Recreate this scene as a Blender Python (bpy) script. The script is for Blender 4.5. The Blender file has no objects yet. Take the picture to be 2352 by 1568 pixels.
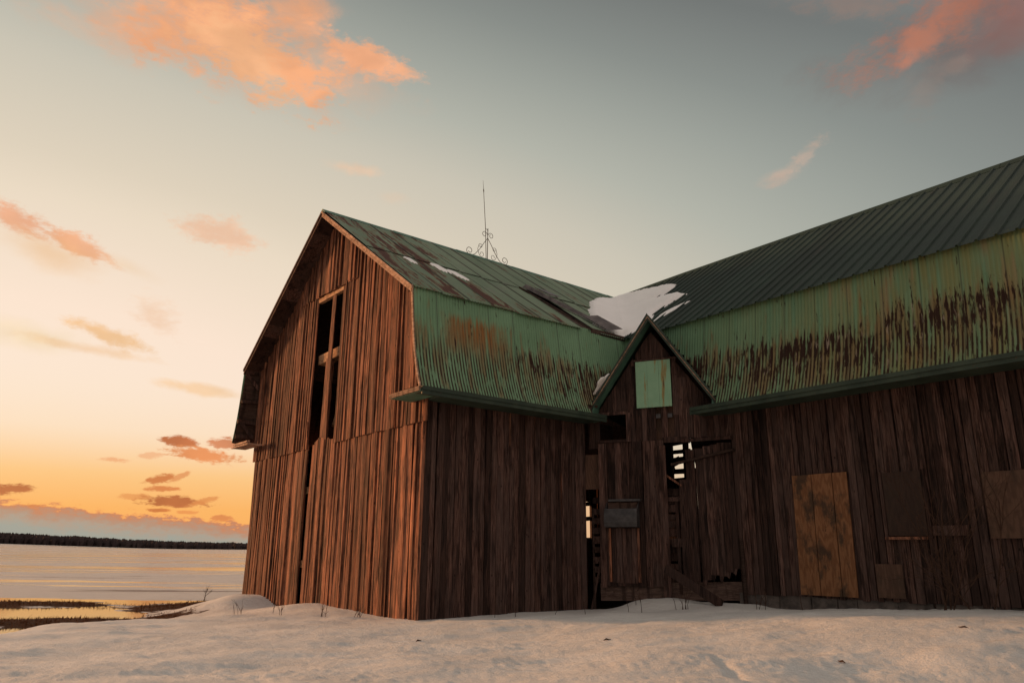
import bpy, math, random
import numpy as np
from mathutils import Matrix, Vector, Euler

random.seed(7)
R = math.radians
sc = bpy.context.scene

# ------------------------------------------------------------------ camera
CAM_H = 1.275
PITCH, ROLL, FPX = R(15.6157), R(0.4501), 1707.17
cam_d = bpy.data.cameras.new("camera")
cam_d.sensor_width = 36.0
cam_d.lens = FPX / 2352 * 36
cam_d.clip_start = 0.1
cam_d.clip_end = 12000
cam = bpy.data.objects.new("camera", cam_d)
sc.collection.objects.link(cam)
cam.matrix_world = (Matrix.Translation((0, 0, CAM_H)) @ Matrix.Rotation(math.pi / 2 + PITCH, 4, 'X')
                    @ Matrix.Rotation(ROLL, 4, 'Z'))
sc.camera = cam
sc.view_settings.view_transform = 'Standard'
sc.view_settings.look = 'None'
sc.view_settings.gamma = 1
sc.view_settings.exposure = 0.0

SUN_AZ, SUN_EL = R(-66), R(8)
SUN_E = 4.4

# ------------------------------------------------------------------ node helper
class NT:
    def __init__(s, tree):
        s.t = tree
        s.t.nodes.clear()
    def n(s, typ, ins=None, **kw):
        nd = s.t.nodes.new(typ)
        for k, v in kw.items():
            setattr(nd, k, v)
        if ins:
            for k, v in ins.items():
                s.set(nd.inputs[k], v)
        return nd
    def set(s, sock, v):
        if isinstance(v, bpy.types.NodeSocket):
            s.t.links.new(v, sock)
        elif isinstance(v, bpy.types.Node):
            s.t.links.new(v.outputs[0], sock)
        else:
            if sock.type == 'RGBA' and len(v) == 3:
                v = (*v, 1)
            sock.default_value = v
    def math(s, op, a, b=None, c=None, clamp=False):
        ins = {0: a}
        if b is not None: ins[1] = b
        if c is not None: ins[2] = c
        nd = s.n('ShaderNodeMath', ins, operation=op)
        nd.use_clamp = clamp
        return nd.outputs[0]
    def vm(s, op, a, b=None, scale=None):
        ins = {0: a}
        if b is not None: ins[1] = b
        nd = s.n('ShaderNodeVectorMath', ins, operation=op)
        if scale is not None: s.set(nd.inputs['Scale'], scale)
        return nd.outputs[1] if op in ('LENGTH', 'DOT_PRODUCT', 'DISTANCE') else nd.outputs[0]
    def mix(s, f, a, b, mode='MIX'):
        nd = s.n('ShaderNodeMix', data_type='RGBA', blend_type=mode)
        s.set(nd.inputs[0], f); s.set(nd.inputs[6], a); s.set(nd.inputs[7], b)
        return nd.outputs[2]
    def ss(s, x, lo, hi, a=0.0, b=1.0, kind='SMOOTHSTEP'):
        nd = s.n('ShaderNodeMapRange', {0: x, 1: lo, 2: hi, 3: a, 4: b}, interpolation_type=kind)
        return nd.outputs[0]
    def noise(s, vec, scale, detail=4, rough=.55, dist=0.0):
        nd = s.n('ShaderNodeTexNoise', {'Vector': vec, 'Scale': scale, 'Detail': detail, 'Roughness': rough, 'Distortion': dist})
        return nd.outputs[0]
    def ramp(s, x, stops, interp='LINEAR'):
        nd = s.n('ShaderNodeValToRGB', {0: x})
        cr = nd.color_ramp
        cr.interpolation = interp
        while len(cr.elements) < len(stops): cr.elements.new(.5)
        for e, (p, c) in zip(cr.elements, stops):
            e.position = p; e.color = (*c, 1)
        return nd.outputs[0]
    def scl(s, vec, x, y, z):
        return s.vm('MULTIPLY', vec, (x, y, z))

def srgb(*c):
    return tuple(((x / 255) / 12.92 if x / 255 <= .04045 else ((x / 255 + .055) / 1.055) ** 2.4) for x in c)

# ------------------------------------------------------------------ photo ray (only used to place distant clouds and far shore by bearing)
def ray(x, y):
    a, b = x - 1176, y - 784
    cr, sr = math.cos(ROLL), math.sin(ROLL)
    a, b = a * cr + b * sr, -a * sr + b * cr
    c, s = math.cos(PITCH), math.sin(PITCH)
    v = Vector((a, FPX * c + b * s, FPX * s - b * c))
    return v.normalized()
def azel(x, y):
    w = ray(x, y)
    return math.degrees(math.atan2(w.x, w.y)), math.degrees(math.asin(w.z))

# ------------------------------------------------------------------ world: evening sky with lit clouds
world = bpy.data.worlds.new("World")
sc.world = world
world.use_nodes = True
def build_sky():
    t = NT(world.node_tree)
    tc = t.n('ShaderNodeTexCoord')
    d = t.vm('NORMALIZE', tc.outputs['Generated'])
    sep = t.n('ShaderNodeSeparateXYZ', {0: d})
    X, Y, Z = sep.outputs
    az = t.math('MULTIPLY', t.math('ARCTAN2', X, Y), 57.29578)
    el = t.math('MULTIPLY', t.math('ARCSINE', Z), 57.29578)
    ae = t.n('ShaderNodeCombineXYZ', {0: az, 1: el}).outputs[0]
    daz = t.math('ABSOLUTE', t.math('WRAP', t.math('ADD', az, 33.6), 180.0, -180.0))
    del_ = t.math('SUBTRACT', el, 6.5)
    met = t.vm('LENGTH', t.n('ShaderNodeCombineXYZ', {0: t.math('MULTIPLY', daz, .45), 1: del_}).outputs[0])
    def A(q): return q / 120
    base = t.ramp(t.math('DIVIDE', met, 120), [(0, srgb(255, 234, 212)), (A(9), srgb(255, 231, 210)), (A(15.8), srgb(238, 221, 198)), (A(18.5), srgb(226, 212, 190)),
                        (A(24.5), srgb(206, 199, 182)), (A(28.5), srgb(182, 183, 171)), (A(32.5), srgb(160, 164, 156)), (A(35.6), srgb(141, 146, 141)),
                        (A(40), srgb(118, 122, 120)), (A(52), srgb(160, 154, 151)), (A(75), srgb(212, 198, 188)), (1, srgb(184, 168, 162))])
    # upper sky drifts to a duller, pinker grey
    hi = t.ss(el, 28, 44)
    base = t.mix(t.math('MULTIPLY', hi, .22), base, t.mix(1, base, (.80, .74, .70), 'MULTIPLY'))
    # orange band low over the horizon
    lowc = t.ramp(t.math('DIVIDE', el, 14), [(0, srgb(255, 178, 96)), (.18, srgb(255, 184, 104)), (.34, srgb(255, 201, 134)), (.55, srgb(255, 222, 184)), (1, srgb(255, 230, 202))])
    azf = t.math('MULTIPLY', t.ss(az, 35, -15), t.ss(az, -150, -80))
    low = t.math('MULTIPLY', t.ss(el, 12.5, 4), azf)
    base = t.mix(low, base, lowc)
    dull = t.math('MULTIPLY', t.ss(el, 9, 0), t.math('SUBTRACT', 1, azf))
    base = t.mix(t.math('MULTIPLY', dull, .5), base, srgb(170, 152, 146))
    # cloud noise
    dv = t.scl(d, 1, 1, 1.75)
    warp = t.n('ShaderNodeTexNoise', {'Vector': dv, 'Scale': 5.0, 'Detail': 3.0}).outputs[1]
    dw = t.vm('ADD', dv, t.vm('SCALE', t.vm('SUBTRACT', warp, (.5, .5, .5)), scale=.12))
    n1 = t.math('SUBTRACT', t.noise(dw, 9, 9, .58), .5)
    n2 = t.math('SUBTRACT', t.noise(dw, 30, 8, .62), .5)
    n3 = t.math('SUBTRACT', t.noise(t.scl(d, 1, 1, 2.6), 85, 7, .65), .5)
    nb = t.math('ADD', t.math('MULTIPLY', n1, .55), t.math('ADD', t.math('MULTIPLY', n2, .7), t.math('MULTIPLY', n3, .45)))
    nl = t.math('SUBTRACT', t.noise(dw, 14, 5, .5), .5)
    PE, OR, YE, DK, RD, PK, PL = (srgb(255, 178, 128), srgb(255, 172, 118), srgb(255, 196, 128), srgb(205, 118, 72), srgb(196, 112, 84), srgb(150, 125, 116), srgb(255, 216, 172))
    #  x    y    rx   ry  tilt  strength colour noise amp soft
    CL = [
        (440, 40, 330, 130, 6, .38, PE, n1, 3.6, 1.3),
        (500, 62, 250, 112, 8, .9, PE, nb, 3.4, 1.05),
        (580, 135, 150, 62, 16, .85, srgb(255, 190, 140), nb, 3.4, .8),
        (690, 185, 75, 42, 30, .7, PE, nb, 3.2, .9),
        (700, 60, 90, 60, 30, .65, PE, n1, 3.4, .9),
        (845, 142, 120, 34, 16, .9, srgb(255, 182, 136), nb, 3.0, .75),
        (930, 170, 60, 20, 14, .7, srgb(255, 186, 142), nb, 3.0, .8),
        (870, 205, 130, 50, 10, .22, PE, n1, 3.4, 1.1),
        (270, 20, 150, 70, 0, .25, PE, n1, 3.4, 1.1),
        (60, 510, 115, 36, 10, .85, srgb(252, 182, 140), nb, 3.2, .8),
        (170, 558, 95, 24, 18, .85, srgb(255, 186, 140), nb, 3.0, .7),
        (110, 575, 130, 45, 14, .45, YE, n1, 1.8, 1.0),
        (300, 615, 70, 22, 14, .35, PL, n1, 2.0, 1.0),
        (512, 534, 78, 36, 4, .75, srgb(255, 204, 168), nb, 3.2, .8),
        (365, 730, 62, 38, 34, .42, srgb(255, 202, 158), nb, 3.4, 1.2),
        (255, 770, 115, 20, 14, .75, srgb(255, 200, 138), nb, 2.8, .9),
        (80, 775, 130, 40, 5, .5, srgb(255, 226, 176), n1, 2.2, 1.0),
        (200, 800, 150, 14, 4, .4, YE, n2, 2.0, 1.0),
        (455, 893, 90, 15, 4, .5, srgb(255, 200, 134), n2, 1.9, .8),
        (412, 1013, 38, 13, 6, .95, DK, n3, 2.2, .5),
        (465, 1044, 68, 15, 6, .9, srgb(240, 150, 92), n3, 2.2, .5),
        (516, 1018, 34, 13, -4, .9, srgb(222, 140, 96), n3, 2.2, .5),
        (345, 1045, 24, 8, -12, .5, OR, n3, 2.4, .6),
        (265, 1056, 30, 5, 2, .6, OR, n3, 2.4, .6),
        (370, 1099, 32, 9, -16, .95, srgb(226, 136, 78), n3, 2.2, .5),
        (410, 1096, 24, 7, -30, .7, srgb(240, 150, 90), n3, 2.2, .5),
        (374, 1122, 36, 6, -2, .9, srgb(235, 142, 82), n3, 2.0, .5),
        (400, 1151, 66, 12, 1, 1., srgb(200, 116, 68), n3, 2.4, .5),
        (468, 1150, 30, 7, -18, .7, srgb(236, 148, 84), n3, 2.6, .5),
        (365, 1171, 24, 4.5, 0, .9, srgb(222, 130, 72), n3, 2.0, .5),
        (427, 1176, 20, 4, 0, .7, srgb(236, 146, 84), n3, 2.0, .5),
        (310, 1140, 34, 7, 0, .6, srgb(240, 152, 86), n3, 2.6, .5),
        (510, 1190, 22, 8, 0, .8, srgb(230, 140, 84), n3, 2.6, .5),
        (225, 1186, 46, 7, 0, .8, srgb(226, 134, 76), n3, 2.6, .5),
        (28, 1123, 40, 11, -4, 1., srgb(198, 116, 70), n3, 2.2, .5),
        (85, 1167, 40, 8, 0, .9, srgb(204, 120, 72), n3, 2.2, .5),
        (1835, 368, 88, 17, -30, .5, srgb(214, 180, 158), nb, 3.4, 1.0),
        (1790, 405, 50, 20, -14, .35, srgb(216, 182, 160), n2, 2.2, 1.0),
        (808, 387, 60, 14, 2, .4, srgb(255, 205, 165), n2, 2.2, .9),
        (905, 455, 40, 14, 2, .15, srgb(255, 205, 165), n2, 2.2, .9),
        (2230, 60, 300, 130, -8, .45, srgb(122, 100, 95), n1, 3.2, 1.3),
        (1960, 15, 130, 30, 14, .5, srgb(160, 134, 122), nb, 3.4, 1.0),
        (2170, 30, 210, 66, -14, .8, srgb(186, 120, 96), nb, 3.0, 1.2),
        (2110, 100, 44, 42, -20, .75, srgb(200, 132, 106), n2, 2.0, .8),
        (2330, 40, 90, 80, 0, .45, srgb(160, 98, 86), n1, 2.6, 1.2),
        (2120, 210, 36, 56, 20, .3, srgb(158, 136, 124), n2, 3.2, 1.1),
        (2190, 150, 40, 24, 0, .3, srgb(168, 140, 126), n2, 2.2, 1.0),
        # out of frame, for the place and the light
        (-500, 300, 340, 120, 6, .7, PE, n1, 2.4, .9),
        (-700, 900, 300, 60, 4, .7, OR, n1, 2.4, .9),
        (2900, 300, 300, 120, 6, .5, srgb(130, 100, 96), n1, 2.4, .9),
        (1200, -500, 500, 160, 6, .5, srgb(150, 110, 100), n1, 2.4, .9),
    ]
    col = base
    for (x, y, rx, ry, tilt, st, cc, nz, amp, soft) in CL:
        a0, e0 = azel(x, y)
        cosk = math.cos(R(e0))
        dx = rx / FPX * 57.3 * math.cos(R(a0)) / max(cosk, .5)
        dy = ry / FPX * 57.3 * math.cos(R(a0))
        mp = t.n('ShaderNodeMapping', {'Vector': ae, 'Location': (a0, e0, 0), 'Rotation': (0, 0, R(-tilt)), 'Scale': (dx, dy, 1)}, vector_type='TEXTURE')
        r = t.vm('LENGTH', mp.outputs[0])
        v = t.math('SUBTRACT', t.math('MULTIPLY', nz, amp), r)
        m = t.ss(v, -1.28, -1.28 + soft * 1.25, 0, min(1, st * 1.08))
        # brighter and dimmer folds within each cloud
        cc2 = t.mix(t.ss(nl, -.12, .16), tuple(q * .86 for q in cc), cc)
        col = t.mix(m, col, cc2)
    # long bank of cloud on the horizon: ragged lit top, teal grey foot
    top = t.math('ADD', t.math('SUBTRACT', 2.18, t.math('MULTIPLY', t.math('ADD', az, 26.3), .078)), t.math('ADD', t.math('MULTIPLY', n3, 1.6), t.math('MULTIPLY', n2, 1.4)))
    dep = t.math('SUBTRACT', top, el)
    bankc = t.ramp(t.math('DIVIDE', dep, 3.0), [(0, srgb(240, 150, 92)), (.06, srgb(204, 136, 100)), (.2, srgb(186, 148, 124)), (.36, srgb(178, 160, 142)), (.55, srgb(164, 165, 153)), (1, srgb(158, 163, 155))])
    col = t.mix(t.math('MULTIPLY', t.ss(dep, -.12, .2), t.math('ADD', .25, t.math('MULTIPLY', azf, .75))), col, bankc)
    # below the horizon
    col = t.mix(t.ss(Z, 0, -.06), col, srgb(96, 88, 80))
    nish = t.n('ShaderNodeTexSky', sky_type='NISHITA', sun_disc=False)
    nish.sun_elevation = SUN_EL
    nish.sun_rotation = SUN_AZ % (2 * math.pi)
    nish.air_density = 1.2; nish.dust_density = 2.5
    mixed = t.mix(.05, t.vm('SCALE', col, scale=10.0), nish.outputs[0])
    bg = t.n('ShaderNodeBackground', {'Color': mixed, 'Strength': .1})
    out = t.n('ShaderNodeOutputWorld')
    t.t.links.new(bg.outputs[0], out.inputs[0])
build_sky()
world.cycles.sampling_method = 'MANUAL'
world.cycles.sample_map_resolution = 512

sun_d = bpy.data.lights.new("sun", 'SUN')
sun_d.energy = SUN_E
sun_d.angle = R(6)
sun_d.color = (1.0, .47, .20)
sun = bpy.data.objects.new("sun", sun_d)
sc.collection.objects.link(sun)
to_sun = Vector((math.sin(SUN_AZ) * math.cos(SUN_EL), math.cos(SUN_AZ) * math.cos(SUN_EL), math.sin(SUN_EL)))
sun.rotation_euler = (-to_sun).to_track_quat('-Z', 'Y').to_euler()
sun.location = (-40, -20, 30)

# ------------------------------------------------------------------ barn frame: u along the gable (to the right), v along the near wing (away), z up
YAW = R(51.34924)
CX, CY = -1.68925, 14.49581
UX, UY = math.cos(YAW), -math.sin(YAW)
VX, VY = math.sin(YAW), math.cos(YAW)
W, L = 9.0494, 10.3098
M = -W / 2
KO, HR, HK, HE, G = 4.70, 9.678, 6.354, 4.20, .5386
SL = (HR - HK) / KO
VW = L - W / 2
VB = L + W / 2
UE = 16.0
def wxy(u, v): return CX + UX * u + VX * v, CY + UY * u + VY * v
def luv(x, y):
    x = x - CX; y = y - CY
    return x * UX + y * UY, x * VX + y * VY

# ------------------------------------------------------------------ numpy noise
_rng = np.random.RandomState(3)
_perm = np.concatenate([_rng.permutation(512)] * 2)
_gr = _rng.uniform(0, 2 * np.pi, 512)
_gx, _gy = np.cos(_gr), np.sin(_gr)
def perlin(x, y):
    xi = np.floor(x).astype(int); yi = np.floor(y).astype(int)
    xf = x - xi; yf = y - yi
    u = xf * xf * xf * (xf * (xf * 6 - 15) + 10); v = yf * yf * yf * (yf * (yf * 6 - 15) + 10)
    def g(ix, iy, fx, fy):
        h = _perm[(_perm[ix & 511] + iy) & 511]
        return _gx[h] * fx + _gy[h] * fy
    a = g(xi, yi, xf, yf); b = g(xi + 1, yi, xf - 1, yf)
    c = g(xi, yi + 1, xf, yf - 1); dd = g(xi + 1, yi + 1, xf - 1, yf - 1)
    return (a + u * (b - a)) * (1 - v) + (c + u * (dd - c)) * v
def fbm(x, y, o=4, r=.5):
    s = 0; a = 1
    for i in range(o):
        s = s + a * perlin(x * 2 ** i + i * 17.3, y * 2 ** i - i * 9.1); a *= r
    return s
def sstep(a, b, x):
    t = np.clip((x - a) / (b - a), 0, 1)
    return t * t * (3 - 2 * t)

# ------------------------------------------------------------------ mesh helpers
class MB:
    def __init__(s):
        s.v = []; s.f = []; s.tint = []; s.p = []
    def add(s, verts, faces, tint=(0.5, 0.5), prm=None):
        b = len(s.v)
        s.v += [tuple(q) for q in verts]
        s.f += [tuple(i + b for i in f) for f in faces]
        s.tint += [tint] * len(verts)
        s.p += (prm if prm is not None else [(0, 0, 0)] * len(verts))
    def hexa(s, c, tint=None, jit=0):     # c: 8 corners, bottom ring 0-3 then top ring 4-7
        if jit: c = [tuple(x + random.uniform(-jit, jit) for x in q) for q in c]
        s.add(c, [(3, 2, 1, 0), (4, 5, 6, 7), (0, 1, 5, 4), (1, 2, 6, 5), (2, 3, 7, 6), (3, 0, 4, 7)], tint or rt())
    def box(s, O, a, b, c, tint=None, jit=0):   # O corner, three edge vectors
        O, a, b, c = Vector(O), Vector(a), Vector(b), Vector(c)
        s.hexa([O, O + a, O + a + b, O + b, O + c, O + a + c, O + a + b + c, O + b + c], tint, jit)
    def beam(s, p, q, w, h, up=(0, 0, 1), tint=None, jit=0):
        p, q = Vector(p), Vector(q); d = (q - p).normalized(); up = Vector(up)
        x = d.cross(up).normalized() * w / 2; y = x.cross(d).normalized() * h / 2
        s.hexa([p - x - y, p + x - y, p + x + y, p - x + y, q - x - y, q + x - y, q + x + y, q - x + y], tint, jit)
    def tube(s, pts, r, n=6, tint=None):
        pts = [Vector(q) for q in pts]
        rs = r if isinstance(r, (list, tuple)) else [r] * len(pts)
        vs = []; fs = []
        for i, q in enumerate(pts):
            d = (pts[min(i + 1, len(pts) - 1)] - pts[max(i - 1, 0)])
            d = d.normalized() if d.length > 1e-9 else Vector((0, 0, 1))
            x = d.cross(Vector((.31, .9, .2))).normalized(); y = d.cross(x)
            for k in range(n):
                a = 2 * math.pi * k / n
                vs.append(q + (x * math.cos(a) + y * math.sin(a)) * rs[i])
        for i in range(len(pts) - 1):
            for k in range(n):
                fs.append((i * n + k, i * n + (k + 1) % n, (i + 1) * n + (k + 1) % n, (i + 1) * n + k))
        fs.append(tuple(range(n))[::-1]); fs.append(tuple(range((len(pts) - 1) * n, len(pts) * n)))
        s.add(vs, fs, tint or rt())
    def build(s, name, mat, parent=None, smooth=False, origin=None):
        me = bpy.data.meshes.new(name)
        vs = s.v
        if origin is not None:
            vs = [(x - origin[0], y - origin[1], z - origin[2]) for x, y, z in vs]
        me.from_pydata(vs, [], s.f)
        at = me.attributes.new("tint", 'FLOAT_COLOR', 'POINT')
        t = np.ones((len(vs), 4), np.float32)
        t[:, :2] = np.array(s.tint, np.float32)
        at.data.foreach_set("color", t.ravel())
        at = me.attributes.new("prm", 'FLOAT_VECTOR', 'POINT')
        at.data.foreach_set("vector", np.array(s.p, np.float32).ravel())
        if mat: me.materials.append(mat)
        if smooth:
            me.polygons.foreach_set("use_smooth", [True] * len(me.polygons))
        me.update()
        o = bpy.data.objects.new(name, me)
        sc.collection.objects.link(o)
        if origin is not None: o.location = origin
        if parent: o.parent = parent
        return o
def rt(): return (random.random(), random.random())
def tag(o, label=None, cat=None, group=None, kind=None):
    if label: o['label'] = label
    if cat: o['category'] = cat
    if group: o['group'] = group
    if kind: o['kind'] = kind
    return o
def empty(name, loc, rz=0):
    o = bpy.data.objects.new(name, None)
    o.empty_display_size = .3
    sc.collection.objects.link(o)
    o.location = loc; o.rotation_euler = (0, 0, rz)
    return o

# ------------------------------------------------------------------ materials
def new_mat(name):
    m = bpy.data.materials.new(name); m.use_nodes = True
    return m, NT(m.node_tree)
def finish(t, col, rough=.8, normal=None, metal=0.0, spec=.3, **kw):
    p = t.n('ShaderNodeBsdfPrincipled', {'Base Color': col, 'Roughness': rough, 'Metallic': metal, 'Specular IOR Level': spec})
    for k, v in kw.items(): t.set(p.inputs[k], v)
    if normal is not None: t.set(p.inputs['Normal'], normal)
    o = t.n('ShaderNodeOutputMaterial')
    t.t.links.new(p.outputs[0], o.inputs[0])
def bump(t, h, strength, dist):
    return t.n('ShaderNodeBump', {'Height': h, 'Strength': strength, 'Distance': dist}).outputs[0]

def wood(name, dark, mid, light, grey=None, greyamt=.5, axis='z', streak=1.0, rough=.85, contrast=1.0):
    m, t = new_mat(name)
    tc = t.n('ShaderNodeTexCoord').outputs['Object']
    at = t.n('ShaderNodeAttribute', attribute_name='tint')
    sp = t.n('ShaderNodeSeparateColor', {0: at.outputs[0]})
    r1, r2 = sp.outputs[0], sp.outputs[1]
    off = t.n('ShaderNodeCombineXYZ', {0: t.math('MULTIPLY', r1, 37), 1: t.math('MULTIPLY', r2, 29), 2: t.math('MULTIPLY', r1, 53)}).outputs[0]
    v = t.vm('ADD', tc, off)
    S = {'z': (1, 1, .055), 'h': (.12, .12, 1)}[axis]
    vs = t.scl(v, *S)
    grain = t.noise(vs, 62, 5, .6)
    stre = t.noise(vs, 17, 5, .62, .6)
    blot = t.noise(t.scl(v, 1, 1, .35), 2.3, 4, .6)
    wet = t.noise(t.scl(v, 1, 1, .16), 7, 4, .6)
    c = t.mix(t.ss(stre, .5 - .2 / contrast, .5 + .2 / contrast), dark, mid)
    c = t.mix(t.math('MULTIPLY', t.ss(grain, .42, .72), .75), c, light)
    if grey:
        c = t.mix(t.math('MULTIPLY', t.ss(blot, .40, .62), greyamt), c, grey)
    c = t.mix(t.math('MULTIPLY', t.ss(wet, .52, .66), .7), c, tuple(q * .45 for q in dark))
    # knots
    vo = t.n('ShaderNodeTexVoronoi', {'Vector': t.scl(v, 1, 1, .55), 'Scale': 5.5, 'Randomness': 1.0})
    kn = t.ss(vo.outputs['Distance'], .10, .05)
    c = t.mix(t.math('MULTIPLY', kn, .8), c, tuple(q * .3 for q in dark))
    # each board its own tone
    c = t.mix(1, c, t.n('ShaderNodeCombineColor', {0: t.math('ADD', .50, t.math('MULTIPLY', r2, 1.0)), 1: t.math('ADD', .46, t.math('MULTIPLY', r2, 1.02)), 2: t.math('ADD', .44, t.math('MULTIPLY', r2, 1.04))}).outputs[0], 'MULTIPLY')
    h = t.math('ADD', t.math('MULTIPLY', grain, .6), t.math('MULTIPLY', stre, .8))
    finish(t, c, rough, bump(t, h, .55, .012), spec=.2)
    return m

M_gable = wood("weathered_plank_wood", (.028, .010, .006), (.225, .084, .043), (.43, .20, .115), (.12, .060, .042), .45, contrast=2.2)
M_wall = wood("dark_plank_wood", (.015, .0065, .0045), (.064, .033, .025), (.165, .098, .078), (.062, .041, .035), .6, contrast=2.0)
M_trim = wood("trim_wood", (.12, .07, .045), (.34, .22, .15), (.48, .34, .25), None, 0, 'h')
M_beam = wood("beam_wood", (.12, .06, .03), (.36, .21, .12), (.5, .33, .2), None, 0, 'h')
M_deck = wood("deck_wood", (.035, .02, .015), (.08, .05, .04), (.12, .08, .06), None, 0, 'h')

def paint_green(name, c1, c2, worn=.3):
    m, t = new_mat(name)
    tc = t.n('ShaderNodeTexCoord').outputs['Object']
    n1 = t.noise(tc, 2.2, 4); n2 = t.noise(tc, 26, 5, .65)
    c = t.mix(t.ss(n1, .35, .65), c1, c2)
    c = t.mix(t.math('MULTIPLY', t.ss(n2, .60, .72), worn), c, (.10, .055, .035))
    finish(t, c, .6, bump(t, n2, .25, .006), spec=.3)
    return m
M_gtrim = paint_green("green_trim_paint", (.026, .042, .030), (.045, .066, .046), .8)
M_gsoft = paint_green("green_soffit_paint", (.06, .14, .10), (.09, .19, .135), .3)

# rusted painted corrugated sheet.  prm = (metres along, 0..1 down the slope, crest 0..1)
def lower_roof(name, olive):
    m, t = new_mat(name)
    mul, add, sub = (lambda a, b: t.math('MULTIPLY', a, b)), (lambda a, b: t.math('ADD', a, b)), (lambda a, b: t.math('SUBTRACT', a, b))
    at = t.n('ShaderNodeAttribute', attribute_name='prm').outputs['Vector']
    sp = t.n('ShaderNodeSeparateXYZ', {0: at}); a, dn, cr = sp.outputs
    ad = t.n('ShaderNodeCombineXYZ', {0: a, 1: mul(dn, 2.15)}).outputs[0]
    def nz(sx, sy, o=0, det=4, rough=.6): return t.noise(t.vm('ADD', t.scl(ad, sx, sy, 1), (o, o * .37, 0)), 1, det, rough)
    def line(f, o, det=3): return t.noise(t.n('ShaderNodeCombineXYZ', {0: mul(a, f), 1: o}).outputs[0], 1, det, .6)
    big = nz(.9, .9)
    streak = nz(13.5, 2.0, 3, 5, .65)        # about one corrugation wide, a hand or two long
    long_ = nz(9, .5, 31, 4)
    speck = nz(38, 17, 5, 4, .7)
    val = sub(1, cr)
    c = t.mix(t.ss(big, .35, .65), (.138, .255, .145), (.172, .308, .182))
    if olive:
        fa = mul(t.ss(a, 1.5, 7.0), t.ss(long_, .25, .70))
        c = t.mix(mul(fa, .75), c, (.25, .215, .068))
        c = t.mix(1, c, (.82, .85, .84), 'MULTIPLY')
        c = t.mix(mul(mul(t.ss(nz(3.2, .35, 9), .54, .70), t.ss(a, 3.0, 6.0)), .6), c, (.27, .18, .09))
    pale = mul(t.ss(nz(14, .8, 12), .66, .74), t.ss(dn, .08, .3))
    c = t.mix(mul(pale, .5), c, (.34, .33, .25))
    # how thickly the rust lies: a soft wandering belt that thins towards the eave
    mid = add(.47 if olive else .45, mul(sub(line(.55, 4.4), .5), .75))
    rel = sub(dn, mid)
    belt = mul(t.ss(rel, -.20, .04), t.ss(rel, .60, .06, .35, 1, 'LINEAR'))
    clump = t.ss(nz(1.5, 1.2, 8, 3), .36, .62)
    along = t.ss(a, .8, 3.2) if not olive else t.ss(a, -6, -5)
    dens = mul(mul(belt, add(.58, mul(clump, .42))), along)
    och = t.ss(add(nz(7, 1.0, 21, 5), mul(belt, .17)), .56, .74)
    c = t.mix(mul(och, .62), c, (.20, .092, .030))
    if not olive:
        top = add(dn, add(mul(sub(long_, .5), .35), mul(a, -.04)))
        side = add(a, mul(sub(nz(2, 3, 40), .5), .7))
        bx = mul(mul(t.ss(side, -.05, .6), t.ss(side, 1.9, 1.2)), mul(t.ss(top, .16, .27), t.ss(top, .62, .32)))
        c = t.mix(mul(bx, t.ss(nz(13.5, .6, 50), .28, .58)), c, (.23, .098, .022))
        dens = add(dens, mul(bx, .22))
    dark = t.ss(add(add(streak, mul(dens, .19)), mul(val, .07)), .655, .73)
    lines = mul(mul(t.ss(val, .40, .75), t.ss(add(dn, mul(sub(streak, .5), .5)), .34, .66)), t.ss(nz(13.5, 3.0, 60), .34, .50))
    dk = t.math('MAXIMUM', dark, mul(lines, .93))
    c = t.mix(dk, c, (.030, .013, .008))
    c = t.mix(mul(mul(t.ss(nz(14, 3.0, 70), .60, .68), dens), .8), c, (.31, .25, .19))
    c = t.mix(mul(t.ss(speck, .62, .68), t.ss(dn, .15, .5)), c, (.028, .012, .008))
    # rows of nails and the laps between sheets
    lap = t.math('ABSOLUTE', sub(t.math('FRACT', mul(a, 1 / .66)), .5))
    c = t.mix(mul(t.ss(lap, .475, .495), .55), c, (.03, .025, .018))
    finish(t, c, add(.55, mul(dk, .35)), bump(t, speck, .2, .004), spec=.25)
    return m
M_low_l = lower_roof("rusted_green_corrugated", False)
M_low_r = lower_roof("olive_green_corrugated", True)

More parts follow.
